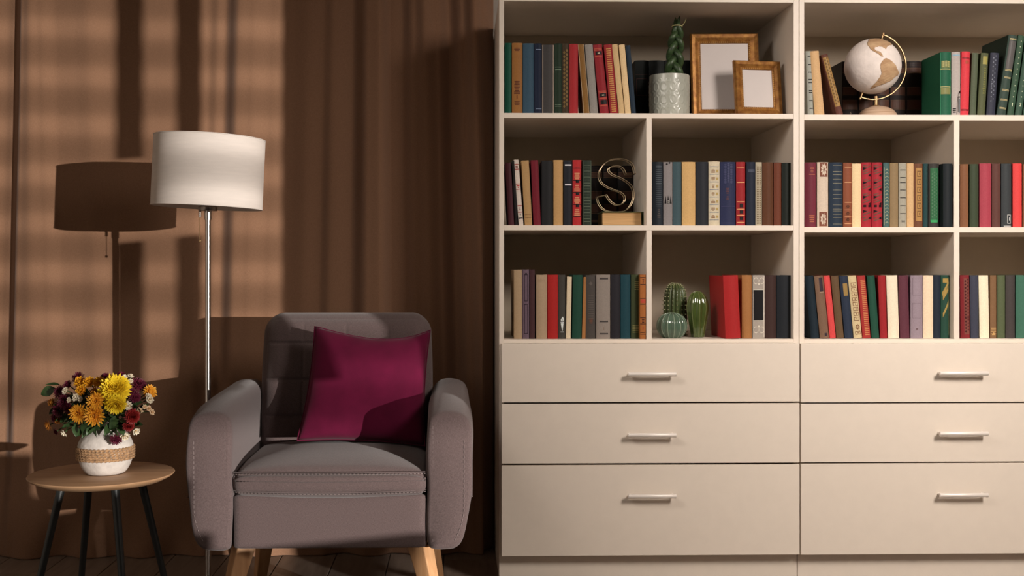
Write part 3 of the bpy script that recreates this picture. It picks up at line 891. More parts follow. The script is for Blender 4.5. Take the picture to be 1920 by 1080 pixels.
ORD = ['first', 'second', 'third', 'fourth', 'fifth', 'sixth', 'seventh', 'eighth', 'ninth', 'tenth', 'eleventh', 'twelfth', 'thirteenth', 'fourteenth', 'fifteenth', 'sixteenth', 'seventeenth']
def book(desc, zs, ysh, b0, b1, t0, t1, ytop, col, prints=(), Y=3.535, depth=.135, edges=None, nums=(), where='', group=None, squeeze=.965, flat=None, page=True):
    """one upright volume: b0..b1 its foot and t0..t1 its head in photo columns"""
    lean_l = t0 < b0 - .8
    lean_r = t0 > b0 + .8
    xa, xb = P(b0, ysh, Y)[0], P(b1, ysh, Y)[0]
    zt = P((t0 + t1) / 2, ytop, Y)[1]
    H = zt - zs
    dx = (P(t0, ysh, Y)[0] - xa)
    ang = math.atan2(dx, H)
    w = (xb - xa) * math.cos(ang) * squeeze
    h = (H - (w * math.sin(abs(ang)))) / math.cos(ang) if abs(ang) > .01 else H
    if abs(ang) < .01: ang = 0
    if ang: squeeze -= .035
    w = (xb - xa) * math.cos(ang) * squeeze
    px_ = xb if ang > 0 else xa + (xb - xa) * (1 - squeeze) / 2
    t = thing('book', (px_, Y, zs + .0004), desc + ', ' + where if where else desc, 'book', group)
    t.rotation_euler = (0, ang, 0)
    sh = w if ang > 0 else 0
    bl = flat if flat is not None else min(.006, w * .17)
    th = min(.0028, w * .16); n = 8
    outp = [(u * w, -bl * (1 - (2 * u - 1) ** 2)) for u in [i / n for i in range(n + 1)]]
    innp = [(th + u * (w - 2 * th), th * .6 - (bl - .0008 if bl > .001 else 0) * (1 - (2 * u - 1) ** 2)) for u in [i / n for i in range(n + 1)]]
    ring = [(0, depth)] + outp + [(w, depth), (w - th, depth)] + innp[::-1] + [(th, depth)]
    N = len(ring)
    vs = [(x - sh, y, z) for z in (0, h) for x, y in ring]
    fs = [(i, (i + 1) % N, N + (i + 1) % N, N + i) for i in range(N)]
    # caps as quads between the outer and the inner run
    half = N // 2
    for o_ in (0, N):
        for i in range(half - 1): fs.append((o_ + i, o_ + i + 1, o_ + N - 2 - i, o_ + N - 1 - i))
    M().add(vs, fs).build('cover', cloth(col), t, smooth=True, local=True, angle=50)
    if page:
        pb = M(); ip = [(x, y + .0006) for x, y in innp]
        x0_, x1_ = th + .0002 - sh, w - th - .0002 - sh
        M().box(x0_, x1_, th + .0015, depth - .004, .003, h - .003).build('page_block', M_page, t, local=True)
    if edges:      # pale board edges either side of the spine
        e = spine_mesh(rect(0, 0, .07, 1) + rect(.93, 0, 1, 1), w, h, bl)
        e.v = [(x - sh, y, z) for x, y, z in e.v]; o = e.build('board_edge', cloth(edges), t, local=True); o['kind'] = 'stuff'
    for i, (pc, shapes) in enumerate(prints):
        m = spine_mesh(shapes, w, h, bl, .0004 + .0003 * i)
        m.v = [(x - sh, y, z) for x, y, z in m.v]
        o = m.build('spine_print', cloth(pc, 'print_ink'), t, local=True); o['kind'] = 'stuff'
    for ch, u, v, size, c in nums: glyph(ch, t, w, h, bl, u - sh / w, v, size, c)
    return t

NARROW = {'crimson book with black title labels leaning left': .90, 'worn tan book leaning left': .90, 'grey book with black dashes leaning left': .80, 'slim cream book leaning right': .86,
          'pinkish white red-barred book leaning left': .82, 'plain tan book leaning left': .93, 'crimson book with gold cross bars leaning left': .92, 'plain dark green book': .93}
def row(place, unit, level, ysh, items, **kw):
    zs = SHELF[unit][level]
    n = 0
    for it in items:
        d = dict(kw); it = list(it); extra = it.pop() if isinstance(it[-1], dict) else {}
        d.update(extra)
        if it[0] in NARROW: d['squeeze'] = NARROW[it[0]]
        desc, b0, b1, t0, t1, yt, col = it[:7]
        pr = it[7] if len(it) > 7 else ()
        book(desc, zs, ysh, b0, b1, t0 if t0 else b0, t1 if t1 else b1, yt, col, pr, where='%s from left, %s' % (ORD[n], place), group='books on ' + place, **d)
        n += 1

G1 = (120, 92, 45); G2 = (165, 130, 75); DK = (25, 20, 20)
row("left bookcase's top shelf", 'L', 0, 211, [
    ('plain teal green book', 946.3, 959, 0, 0, 81, (20, 78, 60)),
    ('mustard brown book with dark stamped blocks', 959.5, 979.5, 0, 0, 81, (142, 90, 36), [((88, 42, 22), dabs(3, .885, .935, .2, .78, 1, (.7, 1)) + dabs(9, .28, .47, .2, .78, 2, (.7, 1)) + rect(.45, .215, .53, .26) + dabs(4, .125, .185, .2, .78, 3, (.7, 1)))]),
    ('plain faded blue grey book', 979.9, 1001, 0, 0, 82, (48, 72, 86)),
    ('narrow navy book with two pale lines', 1001.2, 1016, 0, 0, 82, (20, 28, 46), [((120, 130, 150), lines((.915, .075), .008, .2, .98))]),
    ('dark grey book with pale board edges', 1016.4, 1038.5, 0, 0, 84.5, (60, 55, 52), {'edges': (165, 145, 125)}),
    ('dark green book with pairs of pale lines', 1039, 1053.8, 0, 0, 82, (27, 42, 27), [((100, 115, 90), lines((.665, .63, .135, .11), .008, .1, .9))]),
    ('dark olive book with scrolling gold ornament', 1054, 1066.4, 0, 0, 82, (58, 44, 27), [((112, 84, 38), diamonds(14, .08, .9, (.3, .7), .2, .85))]),
    ('plain bright red book', 1067, 1084, 0, 0, 83, (152, 26, 30)),
    ('slim ochre book with pale edges leaning left', 1094, 1106, 1083, 1095, 83, (122, 82, 30), {'edges': (185, 160, 125)}),
    ('plain light grey book leaning left', 1106.5, 1122, 1096, 1110, 83, (132, 122, 112)),
    ('crimson book with black title labels leaning left', 1124, 1143, 1110.5, 1130, 83, (132, 22, 30),
     [((170, 70, 45), lines((.94, .92, .83, .325, .305, .225, .12), .013, .05, .95)), (DK, rect(.18, .85, .9, .9) + rect(.18, .245, .9, .295) + rect(.18, .14, .9, .2)), ((170, 150, 120), dabs(1, .865, .89, .25, .8, 3) + dabs(1, .26, .285, .25, .8, 4))]),
    ('crimson book with gold cross bars leaning left', 1143, 1160, 1131, 1146, 83, (138, 26, 30), [((178, 120, 55), hatch(30, .03, .96, .22, .8, .5))]),
    ('plain tan book leaning left', 1160, 1171.8, 1146.7, 1159.5, 83, (192, 156, 105)),
    ('plain cream book leaning left', 1172, 1183.5, 1160, 1171, 83.5, (208, 172, 122)),
    ('dark blue book leaning left at the end', 1184, 1193, 1172.7, 1182, 85, (26, 40, 52)),
], Y=3.53)
row("left bookcase's middle left shelf", 'L', 1, 421.6, [
    ('dull maroon book leaning left', 953, 964.5, 946.8, 958.5, 305, (68, 29, 35)),
    ('thin black book leaning left', 965.5, 971, 959.5, 963.5, 301.5, (22, 17, 16)),
    ('pinkish white red-barred book leaning left', 971.6, 982.6, 962, 974.2, 299.5, (195, 176, 160),
     [((150, 40, 35), lines((.93, .855, .63, .55, .3, .2), .012, .05, .95)), ((120, 60, 55), dabs(2, .87, .915, .2, .8, 2) + dabs(2, .23, .28, .2, .8, 4)), ((175, 40, 35), dabs(2, .57, .62, .2, .85, 8)), (DK, lines((.11,), .012, .05, .95))], {'nums': [('4', .5, .165, .009, (70, 50, 45))]}),
    ('worn tan book leaning left', 983, 999, 976.4, 993.5, 301, (165, 125, 76), [((110, 70, 40), lines((.115, .165), .006, .05, .95))]),
    ('plain dark crimson book leaning left', 1000, 1014.6, 994.8, 1011, 300.5, (106, 18, 32)),
    ('thick plain black book', 1015.3, 1037, 0, 0, 302, (30, 29, 29)),
    ('plain tan book', 1037.5, 1055.5, 0, 0, 300.5, (176, 131, 77)),
    ('black book with two silver bars', 1057, 1072.8, 0, 0, 301.5, (31, 31, 36), [((195, 185, 185), rect(.12, .92, .92, .942) + rect(.12, .617, .92, .64))]),
    ('scarlet book with repeated gilt and dark squares', 1073.4, 1090.2, 0, 0, 300.5, (166, 26, 28),
     [((190, 120, 80), [s for k in range(4) for s in dabs(4, .15 + .185 * k, .26 + .185 * k, .15, .85, k, (.6, 1))]), (DK, lines([.135 + .185 * k for k in range(5)], .012, .05, .95) + [s for k in range(3) for s in rect(.35, .28 + .185 * k, .75, .32 + .185 * k)])]),
    ('dark green book with fine grey lines', 1092, 1109, 0, 0, 301, (37, 45, 34), [((98, 104, 84), lines([.06 + .0455 * k for k in range(20)], .006, .12, .9) + [('r', .02, .01, .06, .99), ('r', .93, .01, .97, .99)])]),
], Y=3.53)
row("left bookcase's middle right shelf", 'L', 1, 423.6, [
    ('dark slate book with fine grey cross lines', 1223, 1243, 0, 0, 304, (34, 38, 44), [((80, 86, 90), hatch(22, .3, .96, .3, .88, .3)), ((70, 62, 60), dabs(5, .12, .27, .4, .8, 6))]),
    ('grey book with black printed ornaments', 1243.6, 1261, 0, 0, 304, (124, 114, 110), [(DK, diamonds(1, .945, .985, (.35, .65), .14, .9) + [('p', ((.1, .345), (.3, .345), (.25, .47))), ('p', ((.36, .345), (.64, .345), (.5, .48))), ('p', ((.7, .345), (.92, .345), (.75, .47)))]), ((150, 140, 130), diamonds(3, .345, .4, (.5,), .1, .7))]),
    ('blue green cloth book', 1261.4, 1277.4, 0, 0, 304, (56, 74, 77)),
    ('thick plain tan book', 1278.2, 1304, 0, 0, 304, (192, 148, 88)),
    ('thick plain charcoal book', 1305, 1327.5, 0, 0, 304, (36, 37, 41)),
    ('cream book with column of small scenes', 1328.2, 1349.6, 0, 0, 303, (190, 172, 142), [((130, 92, 60), [s for k in range(7) for s in dabs(3, .115 + .118 * k, .17 + .118 * k, .15, .62, k, (.3, .8))]), ((105, 115, 130), [s for k in range(8) for s in lines((.09 + .118 * k,), .008, .08, .9)]), ((170, 140, 80), [s for k in range(7) for s in rect(.65, .12 + .118 * k, .86, .16 + .118 * k)])]),
    ('thick navy book with faded pattern', 1350, 1379.5, 0, 0, 304, (37, 40, 66), [((62, 62, 88), diamonds(12, .66, .97, (.3, .5, .7), .1, .9)), ((78, 50, 56), dabs(4, .5, .6, .3, .6, 3) + dabs(3, .4, .47, .3, .6, 9)), ((55, 55, 82), lines((.04, .3), .01, .05, .95))]),
    ('red book with gilt lines and dark squares', 1380, 1397.4, 0, 0, 304, (142, 26, 29), [((205, 140, 85), lines((.905, .678, .374, .258, .162, .05), .012, .06, .95)), (DK, rect(.36, .285, .72, .345) + rect(.36, .19, .72, .24) + rect(.36, .085, .72, .14))]),
    ('dark navy book with a faint grey band', 1399.3, 1416, 0, 0, 304, (30, 34, 46), [((62, 64, 76), rect(.15, .84, .95, .885))]),
    ('narrow beige book with small checked pattern', 1416.4, 1428.6, 0, 0, 304.5, (160, 144, 118), [((112, 92, 66), hatch(26, .03, .95, .18, .46, .5) + hatch(26, .03, .95, .56, .84, .5))]),
    ('plain brown book', 1429, 1450, 0, 0, 305, (84, 48, 27)),
    ('plain reddish brown book', 1450.6, 1465, 0, 0, 305, (98, 48, 29)),
    ('plain black green book', 1465.6, 1483, 0, 0, 305.5, (24, 28, 23)),
], Y=3.53)
row("left bookcase's lower left shelf", 'L', 2, 635.5, [
    ('tall tan book standing apart', 963.6, 979, 0, 0, 506, (160, 130, 96), {'depth': .2}),
    ('tall mauve book with black line frames', 979.5, 992.2, 0, 0, 505.6, (98, 77, 86), [((40, 28, 36), frame(.25, .07, .8, .50, .08, .01) + frame(.25, .54, .8, .93, .08, .01) + rect(.4, .93, .65, .95))]),
    ('tall dark maroon book', 992.6, 1003, 0, 0, 505.6, (66, 38, 39)),
    ('plain beige book', 1005, 1025.8, 0, 0, 515.3, (160, 131, 101), [((135, 105, 78), lines((.92, .90), .006, .15, .8))]),
    ('plain vivid red book', 1026.3, 1046.4, 0, 0, 515.3, (160, 20, 16)),
    ('dark grey book with white torch emblem', 1046.8, 1060, 0, 0, 515.3, (62, 57, 50), [((205, 205, 195), poly((.5, .12), (.58, .12), (.74, .24), (.34, .24)) + poly((.30, .262), (.78, .262), (.78, .252), (.30, .252)) + poly((.36, .275), (.72, .275), (.80, .31), (.64, .345), (.5, .33), (.34, .30)) + rect(.3, .1, .78, .11)), ((70, 64, 58), poly((.5, .285), (.6, .285), (.56, .31)))]),
    ('slim cream book leaning right', 1059.2, 1069.8, 1061.5, 1072, 519, (205, 180, 145), {'flat': .0005}),
    ('plain dark green book', 1070.5, 1090.3, 1072.5, 1092.5, 515.5, (26, 62, 47)),
    ('thin orange brown book leaning right', 1090.6, 1097.6, 1093.8, 1101, 519.5, (152, 97, 47), {'flat': .0005}),
    ('grey brown book with faint ribbing', 1098, 1116.5, 0, 0, 515.8, (68, 60, 54), [((88, 78, 70), lines([.32 + .035 * k for k in range(11)], .008, .25, .8) + diamonds(1, .83, .90, (.5,), .2, .9)), ((100, 62, 44), dabs(4, .24, .32, .3, .75, 5))]),
    ('thick warm grey book with short black bars', 1117.6, 1144.5, 0, 0, 515, (132, 117, 105), [((66, 58, 54), rect(.22, .925, .84, .95) + rect(.22, .255, .84, .278) + rect(.22, .065, .84, .088)), ((110, 80, 60), rect(.5, .13, .53, .18))]),
    ('plain black book', 1145.2, 1162.8, 0, 0, 515, (37, 34, 37)),
    ('plain dark teal book', 1163.3, 1182.3, 0, 0, 515, (25, 58, 64)),
    ('olive green book with gilt line groups', 1183, 1199.4, 0, 0, 515, (56, 61, 36), [((130, 120, 70), lines((.885, .855, .825, .80, .77), .009, .4, .95) + lines((.2, .175, .15, .125, .1), .009, .15, .92))]),
    ('orange brown book with bands and red label', 1199.8, 1211, 0, 0, 515, (156, 88, 32), [((38, 20, 22), lines((.955, .845, .63, .54, .33, .235, .105, .075), .010, .03, .97) + dabs(3, .86, .94, .25, .8, 4) + dabs(3, .25, .32, .25, .8, 5)), ((176, 62, 42), rect(.1, .56, .95, .615)), ((160, 60, 40), rect(.5, .15, .6, .19))], {'Y': 3.504}),
], Y=3.53)
row("left bookcase's lower right shelf", 'L', 2, 635.5, [
    ('thick glossy red book leaning left', 1359.5, 1389.5, 1354.5, 1388.5, 516, (158, 22, 22), {'depth': .2, 'Y': 3.515}),
    ('plain caramel book', 1390.5, 1409.8, 0, 0, 516, (152, 97, 48)),
    ('silver and black book with white scrolls', 1411, 1434, 0, 0, 516, (152, 137, 123), [((22, 20, 20), rect(.06, .285, .88, .765)), ((205, 190, 170), curl(.5, .91, .48, .12, 1) + curl(.5, .135, .48, .12, -1) + rect(.92, .02, .98, .98) + rect(.04, .765, .9, .775) + rect(.04, .277, .9, .285))], {'flat': .001}),
    ('plain dark brown book', 1434.6, 1455.3, 0, 0, 516.3, (58, 38, 33)),
    ('plain black book', 1456, 1483, 0, 0, 516.3, (28, 30, 33), {'depth': .11}),
], Y=3.53)
row("right bookcase's top shelf, left group", 'R', 0, 215.2, [
    ('grey book with black dashes leaning left', 1513, 1526.6, 1508.9, 1516.5, 96, (152, 149, 136), [(DK, [s for v in (.92, .79, .67, .56, .51, .385, .355, .23, .11) for s in rect(.3, v - .007, .95, v + .007)])]),
    ('plain tan book leaning left', 1526.8, 1547, 1515.6, 1536, 95.5, (196, 152, 102)),
    ('slim gold-spined brown book leaning far left', 1568.5, 1582, 1538, 1549, 100.5, (88, 48, 36), [((150, 112, 55), rect(.12, .14, .95, .95)), ((110, 78, 38), diamonds(14, .16, .93, (.35, .7), .15, .8))]),
], Y=3.53)
row("right bookcase's top shelf, right group", 'R', 0, 215.4, [
    ('large green book with gilt lattice bands', 1762, 1782.6, 0, 0, 98.5, (28, 84, 58), [((172, 160, 98), lines((.74, .73, .455, .46), .007, 0, 1)), ((120, 118, 68), rect(.1, .755, .95, .865) + rect(.05, .34, .95, .44)), ((170, 160, 100), diamonds(5, .765, .86, (.25, .5, .75), .1, .7)), ((64, 150, 104), [('r', .0, .01, .03, .99), ('r', .97, .01, 1, .99)])], {'depth': .14, 'Y': 3.53}),
    ('grey white book with black arch emblem', 1783.6, 1800.6, 0, 0, 98, (166, 151, 141), [(DK, [('p', ((.5 + .1 * 0, .02), (.58, .02), (.62, .28), (.55, .24))), ('p', ((.55, .24), (.62, .28), (.8, .38), (.78, .34))), ('p', ((.78, .34), (.8, .38), (1.0, .40), (1.0, .36)))] + rect(.68, .06, .74, .3) + rect(.74, .29, .98, .305) + dabs(3, .05, .13, .05, .5, 5)), ((105, 105, 105), rect(.78, .05, .96, .27)), ((130, 160, 172), lines((.95,), .02, .1, .95))]),
    ('bright crimson book leaning slightly right', 1799.4, 1816, 1802, 1820.4, 97, (200, 42, 52), [((110, 20, 26), lines((.90, .885, .10, .085), .010, .05, .95)), ((165, 60, 40), rect(.4, .81, .85, .86))]),
    ('olive green book leaning right', 1817, 1829.4, 1822, 1835, 99.5, (78, 84, 62)),
    ('olive gilt-titled book leaning right', 1831, 1846, 1838.5, 1854.5, 99.5, (80, 82, 52), [((145, 132, 62), rect(.25, .82, .85, .945)), ((112, 108, 52), dabs(12, .35, .78, .35, .85, 7, (.4, .9)))]),
    ('navy book with silver speckled ornament', 1848, 1865, 1856, 1877, 99, (50, 50, 60), [((112, 112, 120), diamonds(11, .2, .95, (.35, .6), .07, .4) + diamonds(4, .45, .55, (.3, .5, .7), .06, .5))]),
    ('tallest dark green book with gilt bars', 1867, 1884.8, 1890, 1907.5, 65.4, (50, 64, 54), [((170, 150, 100), [s for v in (.945, .56, .465, .31, .19, .085) for s in lines((v, v + .012), .007, .15, .95)]), ((84, 78, 74), rect(.15, .58, .95, .93))], {'depth': .18, 'Y': 3.53}),
    ('green gilt-dotted book bearing numeral one', 1887, 1900, 1908.4, 1922, 66, (52, 74, 54), [((175, 175, 140), diamonds(11, .2, .96, (.5,), .1, .25))], {'nums': [('1', .5, .135, .016, (215, 210, 170))]}),
    ('green dotted book bearing numeral two', 1901.5, 1915, 1923.5, 1937, 67, (52, 74, 58), [((175, 175, 140), diamonds(11, .2, .96, (.5,), .1, .25))], {'nums': [('2', .5, .135, .016, (215, 210, 170))]}),
    ('green leaning book past its numbered neighbours', 1916.5, 1930, 1938.5, 1952, 67, (50, 72, 56)),
], Y=3.53)
row("right bookcase's middle left shelf", 'R', 1, 424.8, [
    ('burgundy book with gilt title', 1509, 1530, 0, 0, 305, (106, 37, 49), [((165, 90, 60), dabs(2, .9, .925, .35, .9, 4, (.6, 1)) + rosette(.6, .865, .16, .025, 6) + dabs(1, .81, .828, .3, .92, 3, (.9, 1)) + dabs(4, .08, .2, .3, .9, 5, (.4, .9)))]),
    ('cream book with brown flower panels', 1531.8, 1553, 0, 0, 304.5, (196, 172, 148), [((118, 68, 50), rect(.22, .775, .92, .995) + rect(.16, .015, .88, .235)), ((196, 172, 148), rosette(.57, .885, .3, .1, 9) + rosette(.52, .125, .3, .1, 9))]),
    ('thick navy book with gilt cross lines', 1554, 1580, 0, 0, 305, (34, 44, 56), [((128, 118, 92), lines([.955, .86, .81, .74, .68, .575, .505, .445, .345, .28, .25, .2, .15, .05], .006, .25, .92))]),
    ('brick brown book with gilt bands', 1580.5, 1597.2, 0, 0, 305.5, (126, 66, 40), [((190, 135, 90), lines((.93, .695, .385, .055), .010, .15, .97) + lines((.27, .165), .006, .15, .97)), ((84, 46, 28), rosette(.5, .32, .22, .03) + rosette(.5, .215, .22, .03) + rosette(.5, .12, .22, .035))]),
    ('plain cream book', 1597.6, 1614.4, 0, 0, 307, (216, 182, 133)),
    ('left one of two black-patterned red books', 1614.8, 1634.4, 0, 0, 305, (152, 24, 36), [((100, 62, 50), [s for k in range(4) for s in slants(2, .08 + .22 * k + (.06 if k > 0 else 0), .26 + .22 * k + (.05 if k > 0 else 0), .12, .9)]), ((30, 16, 18), [s for k in range(4) for s in poly((.12, .22 + .22 * k), (.5, .25 + .22 * k), (.12, .27 + .22 * k)) + poly((.6, .14 + .22 * k), (.9, .17 + .22 * k), (.9, .12 + .22 * k))] + rect(.15, .31, .42, .345) + rect(.62, .31, .9, .345))]),
    ('right one of two black-patterned red books', 1634.8, 1654.4, 0, 0, 305, (152, 24, 36), [((100, 62, 50), [s for k in range(4) for s in slants(2, .08 + .22 * k + (.06 if k > 0 else 0), .26 + .22 * k + (.05 if k > 0 else 0), .12, .9)]), ((30, 16, 18), [s for k in range(4) for s in poly((.12, .22 + .22 * k), (.5, .25 + .22 * k), (.12, .27 + .22 * k)) + poly((.6, .14 + .22 * k), (.9, .17 + .22 * k), (.9, .12 + .22 * k))] + rect(.15, .31, .42, .345) + rect(.62, .31, .9, .345))]),
    ('narrow teal book with pale scroll ornament', 1656, 1667.3, 0, 0, 305.5, (62, 88, 84), [((160, 150, 112), chevrons(16, .05, .92, .25, .85) + [('r', .1, .03, .16, .93)])]),
    ('plain olive tan book', 1668, 1684.3, 0, 0, 306, (130, 104, 70)),
    ('light grey book with short black dashes', 1684.8, 1699.4, 0, 0, 306, (148, 139, 121), [((50, 44, 40), [s for v in (.89, .775, .695, .58, .46, .335, .215) for s in rect(.15, v - .006, .9, v + .006)] + dabs(2, .08, .11, .2, .9, 5))]),
    ('plain honey tan book', 1700, 1713, 0, 0, 306.5, (192, 150, 101)),
    ('brown book with gold ornamental panel', 1713.5, 1730, 0, 0, 307, (100, 60, 38), [((160, 115, 58), rect(.18, .1, .92, .93)), ((112, 76, 38), rings_(6, .15, .9, .3, .8, .08))]),
    ('narrow dark teal book', 1731, 1739.6, 0, 0, 307, (27, 57, 57), [((110, 100, 70), [('r', .78, .01, .84, .99)])]),
    ('dark book with green lattice panel', 1740.4, 1761, 0, 0, 307, (52, 46, 42), [((42, 92, 56), rect(.14, .09, .9, .93)), ((78, 108, 78), diamonds(14, .14, .86, (.3, .5, .7), .07, .7)), ((48, 140, 78), rect(.16, .075, .82, .115))]),
    ('thick plain black book at the end', 1768, 1785.5, 0, 0, 307, (27, 31, 33), {'Y': 3.504}),
], Y=3.53)
row("right bookcase's middle right shelf", 'R', 1, 426, [
    ('plain cinnamon brown book', 1800, 1816, 0, 0, 308, (124, 78, 48)),
    ('plain dark green book', 1817.4, 1835, 0, 0, 308, (54, 62, 43)),
    ('plain raspberry red book', 1836.2, 1858.8, 0, 0, 306.8, (156, 53, 65)),
    ('plain maroon brown book', 1859.6, 1876, 0, 0, 307, (88, 52, 44)),
    ('dark grey book with small boxed numeral', 1876.8, 1896.4, 0, 0, 307, (52, 54, 54), [((190, 185, 175), frame(.52, .06, .93, .2, .05, .008) + lines((.02,), .012, .2, .95))], {'nums': [('1', .725, .13, .014, (210, 205, 195))]}),
    ('plain tomato red book', 1898.6, 1916, 0, 0, 306.8, (208, 53, 50)),
    ('brown book cut by the picture edge', 1917, 1935, 0, 0, 308, (120, 76, 48)),
], Y=3.53)
row("right bookcase's lower left shelf", 'R', 2, 635.4, [
    ('blackish navy book leaning left', 1520, 1536.5, 1508.6, 1524, 516.5, (25, 36, 43)),
    ('brown book with dark label leaning left', 1537, 1555, 1525.4, 1542.4, 516.5, (112, 82, 62), [((52, 40, 46), rect(.45, .745, .85, .97) + rect(.5, .03, .8, .08)), ((150, 120, 96), lines((.735,), .012, .4, .95))]),
    ('slim light red book leaning left', 1555.6, 1567.8, 1543.6, 1554.8, 516.5, (198, 56, 53)),
    ('plain brown book leaning left', 1568, 1582.8, 1557.4, 1572, 516.8, (92, 67, 43)),
    ('slate blue book with gold label leaning left', 1583.6, 1600, 1572.8, 1588.6, 516.8, (37, 44, 58), [((140, 108, 55), rect(.3, .68, .85, .88))]),
    ('cream book with brown loops leaning left', 1600.4, 1616.8, 1589, 1605.6, 516.5, (192, 167, 122), [((118, 78, 50), rings_(8, .27, .9, .22, .86) + rosette(.55, .18, .3, .05, 8) + rings_(1, .05, .12, .2, .85))]),
    ('red gold-striped book leaning left', 1617.2, 1633, 1606.5, 1623, 516.3, (152, 37, 34), [((186, 120, 66), hatch(30, .05, .95, .3, .9, .4))]),
    ('plain bottle green book leaning left', 1634, 1649, 1625, 1641, 516.4, (27, 67, 50)),
    ('plain dark red book leaning left', 1650, 1664, 1646, 1660, 516.4, (142, 22, 27)),
    ('thick white book leaning slightly left', 1664.8, 1686.6, 1661, 1682.8, 516.2, (218, 198, 168)),
    ('plain maroon book leaning slightly left', 1687.2, 1706, 1684, 1703, 516.4, (88, 43, 52)),
    ('thick mauve book with faint panels', 1707, 1730, 0, 0, 516.4, (137, 117, 122), [((112, 92, 98), frame(.12, .32, .9, .56, .03, .005) + frame(.12, .68, .9, .96, .03, .005)), ((90, 62, 60), rect(.4, .14, .55, .155))]),
    ('plain pale cream book', 1730.6, 1749.6, 0, 0, 516.5, (218, 188, 153)),
    ('plain dark navy book', 1750, 1763, 0, 0, 516.4, (32, 37, 47)),
    ('dark green book with gold slanting bars', 1763.5, 1780, 0, 0, 516.2, (32, 62, 48), [((150, 120, 55), [('p', ((.2, .68), (.85, .83), (.85, .76), (.2, .60))), ('p', ((.2, .4), (.85, .6), (.85, .53), (.2, .33))), ('p', ((.1, .72), (.85, .92), (.9, .87), (.2, .66)))] + rect(.2, .88, .85, .95)), ((140, 140, 90), [('r', .9, .05, .94, .96)])]),
], Y=3.53)
row("right bookcase's lower right shelf", 'R', 2, 635.4, [
    ('dark red book with ornamented spine', 1801, 1819, 1799.4, 1816.6, 516, (124, 32, 36), [((120, 66, 54), rect(.35, .06, .95, .95)), ((70, 24, 26), diamonds(16, .08, .93, (.5, .8), .12, .7) + rect(.4, .31, .55, .345) + rect(.7, .31, .9, .345))]),
    ('plain slate grey book', 1819.4, 1835.6, 1817.6, 1832.8, 516.3, (57, 57, 68)),
    ('white cream book', 1836.2, 1855.4, 1834, 1853.6, 516.3, (232, 208, 173)),
    ('brown book with small gold emblem at foot', 1856, 1868.4, 1855, 1867.4, 516.3, (117, 83, 53), [((190, 145, 85), lines((.16, .145, .11, .07), .008, .1, .95) + poly((.2, .05), (.8, .05), (.5, .1)))]),
    ('plain olive green book', 1869.6, 1884.6, 0, 0, 516.3, (80, 86, 57)),
    ('plain dark brown book', 1885.2, 1903, 0, 0, 516.3, (64, 56, 52)),
    ('plain sea green book', 1904, 1928, 0, 0, 516, (57, 97, 77)),
], Y=3.53)

# old dark volumes standing further back
def back_row(place, zs, ysh, cols, ytop, base, bandc, Y, kind):
    for i, (a, b) in enumerate(cols):
        if kind == 'bands':
            pr = [((72, 44, 32), rect(.05, .825, .95, .88) + rect(.05, .475, .95, .575) + rect(.05, .25, .95, .37)), ((98, 66, 44), lines((.815, .89, .465, .585, .24, .38, .12, .10), .008, .04, .96)), ((40, 26, 22), lines((.93, .96), .02, .05, .95))]
            nums = [('5', .5, .17, .012, (130, 110, 85))] if i == NUM5 else ()
        else:
            pr = [((66, 40, 34), frame(.1, .45, .92, .72, .04, .01) + lines((.78, .2), .008, .05, .95))]
            nums = ()
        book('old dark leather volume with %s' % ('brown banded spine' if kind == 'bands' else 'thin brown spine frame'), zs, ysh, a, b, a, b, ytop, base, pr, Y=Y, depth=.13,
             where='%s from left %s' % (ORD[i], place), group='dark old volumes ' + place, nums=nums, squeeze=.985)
NUM5 = 0
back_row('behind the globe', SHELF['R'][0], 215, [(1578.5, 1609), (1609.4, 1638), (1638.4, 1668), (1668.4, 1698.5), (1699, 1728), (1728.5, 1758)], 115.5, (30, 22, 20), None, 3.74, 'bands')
NUM5 = -1
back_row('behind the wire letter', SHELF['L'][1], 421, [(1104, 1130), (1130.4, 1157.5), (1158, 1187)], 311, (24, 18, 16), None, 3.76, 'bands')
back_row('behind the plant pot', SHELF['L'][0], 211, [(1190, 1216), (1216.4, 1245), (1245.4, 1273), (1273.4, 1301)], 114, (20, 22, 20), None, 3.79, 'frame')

# the book lying under the wire letter, its page edges facing the room
def lying_book():
    zs = SHELF['L'][1]; Yb = 3.548
    xa, xb = P(1128, 421, Yb)[0], P(1206.5, 421, Yb)[0]
    zt = P(1170, 397, Yb)[1]
    t = thing('book', ((xa + xb) / 2, Yb, zs + .0004), 'old book lying flat under the wire letter, tan pages facing out', 'book')
    gm = cloth((84, 96, 58)); w = xb - xa; d = .125; h = zt - zs
    z0 = zs + .0004
    M().box(xa, xb, Yb, Yb + d, zt - .0022, zt, .0006).build('cover', gm, t)
    M().box(xa, xb, Yb, Yb + d, z0, z0 + .0022, .0006).build('cover', gm, t)
    M().grid(10, 8, lambda u, v: (xb - .004 + .005 * math.sin(math.pi * v), Yb + d * u, z0 + (zt - z0) * v)).build('spine', gm, t, smooth=True)
    # page block with the fore edge slightly hollowed
    m = M().grid(30, 8, lambda u, v: (xa + .004 + (w - .010) * u, Yb + .004 + .004 * math.sin(math.pi * v), z0 + .0024 + (zt - z0 - .0048) * v))
    m.grid(6, 8, lambda u, v: (xa + .004, Yb + .004 + .004 * math.sin(math.pi * v) * (1 - u) + (d - .008) * u, z0 + .0024 + (zt - z0 - .0048) * v))
    m.build('page_block', mat('tan_page_edge', (.50, .30, .13), .9, noise=.12, scale=500, stretch=(.02, .02, 1)), t)
    return zt
LZ = lying_book()

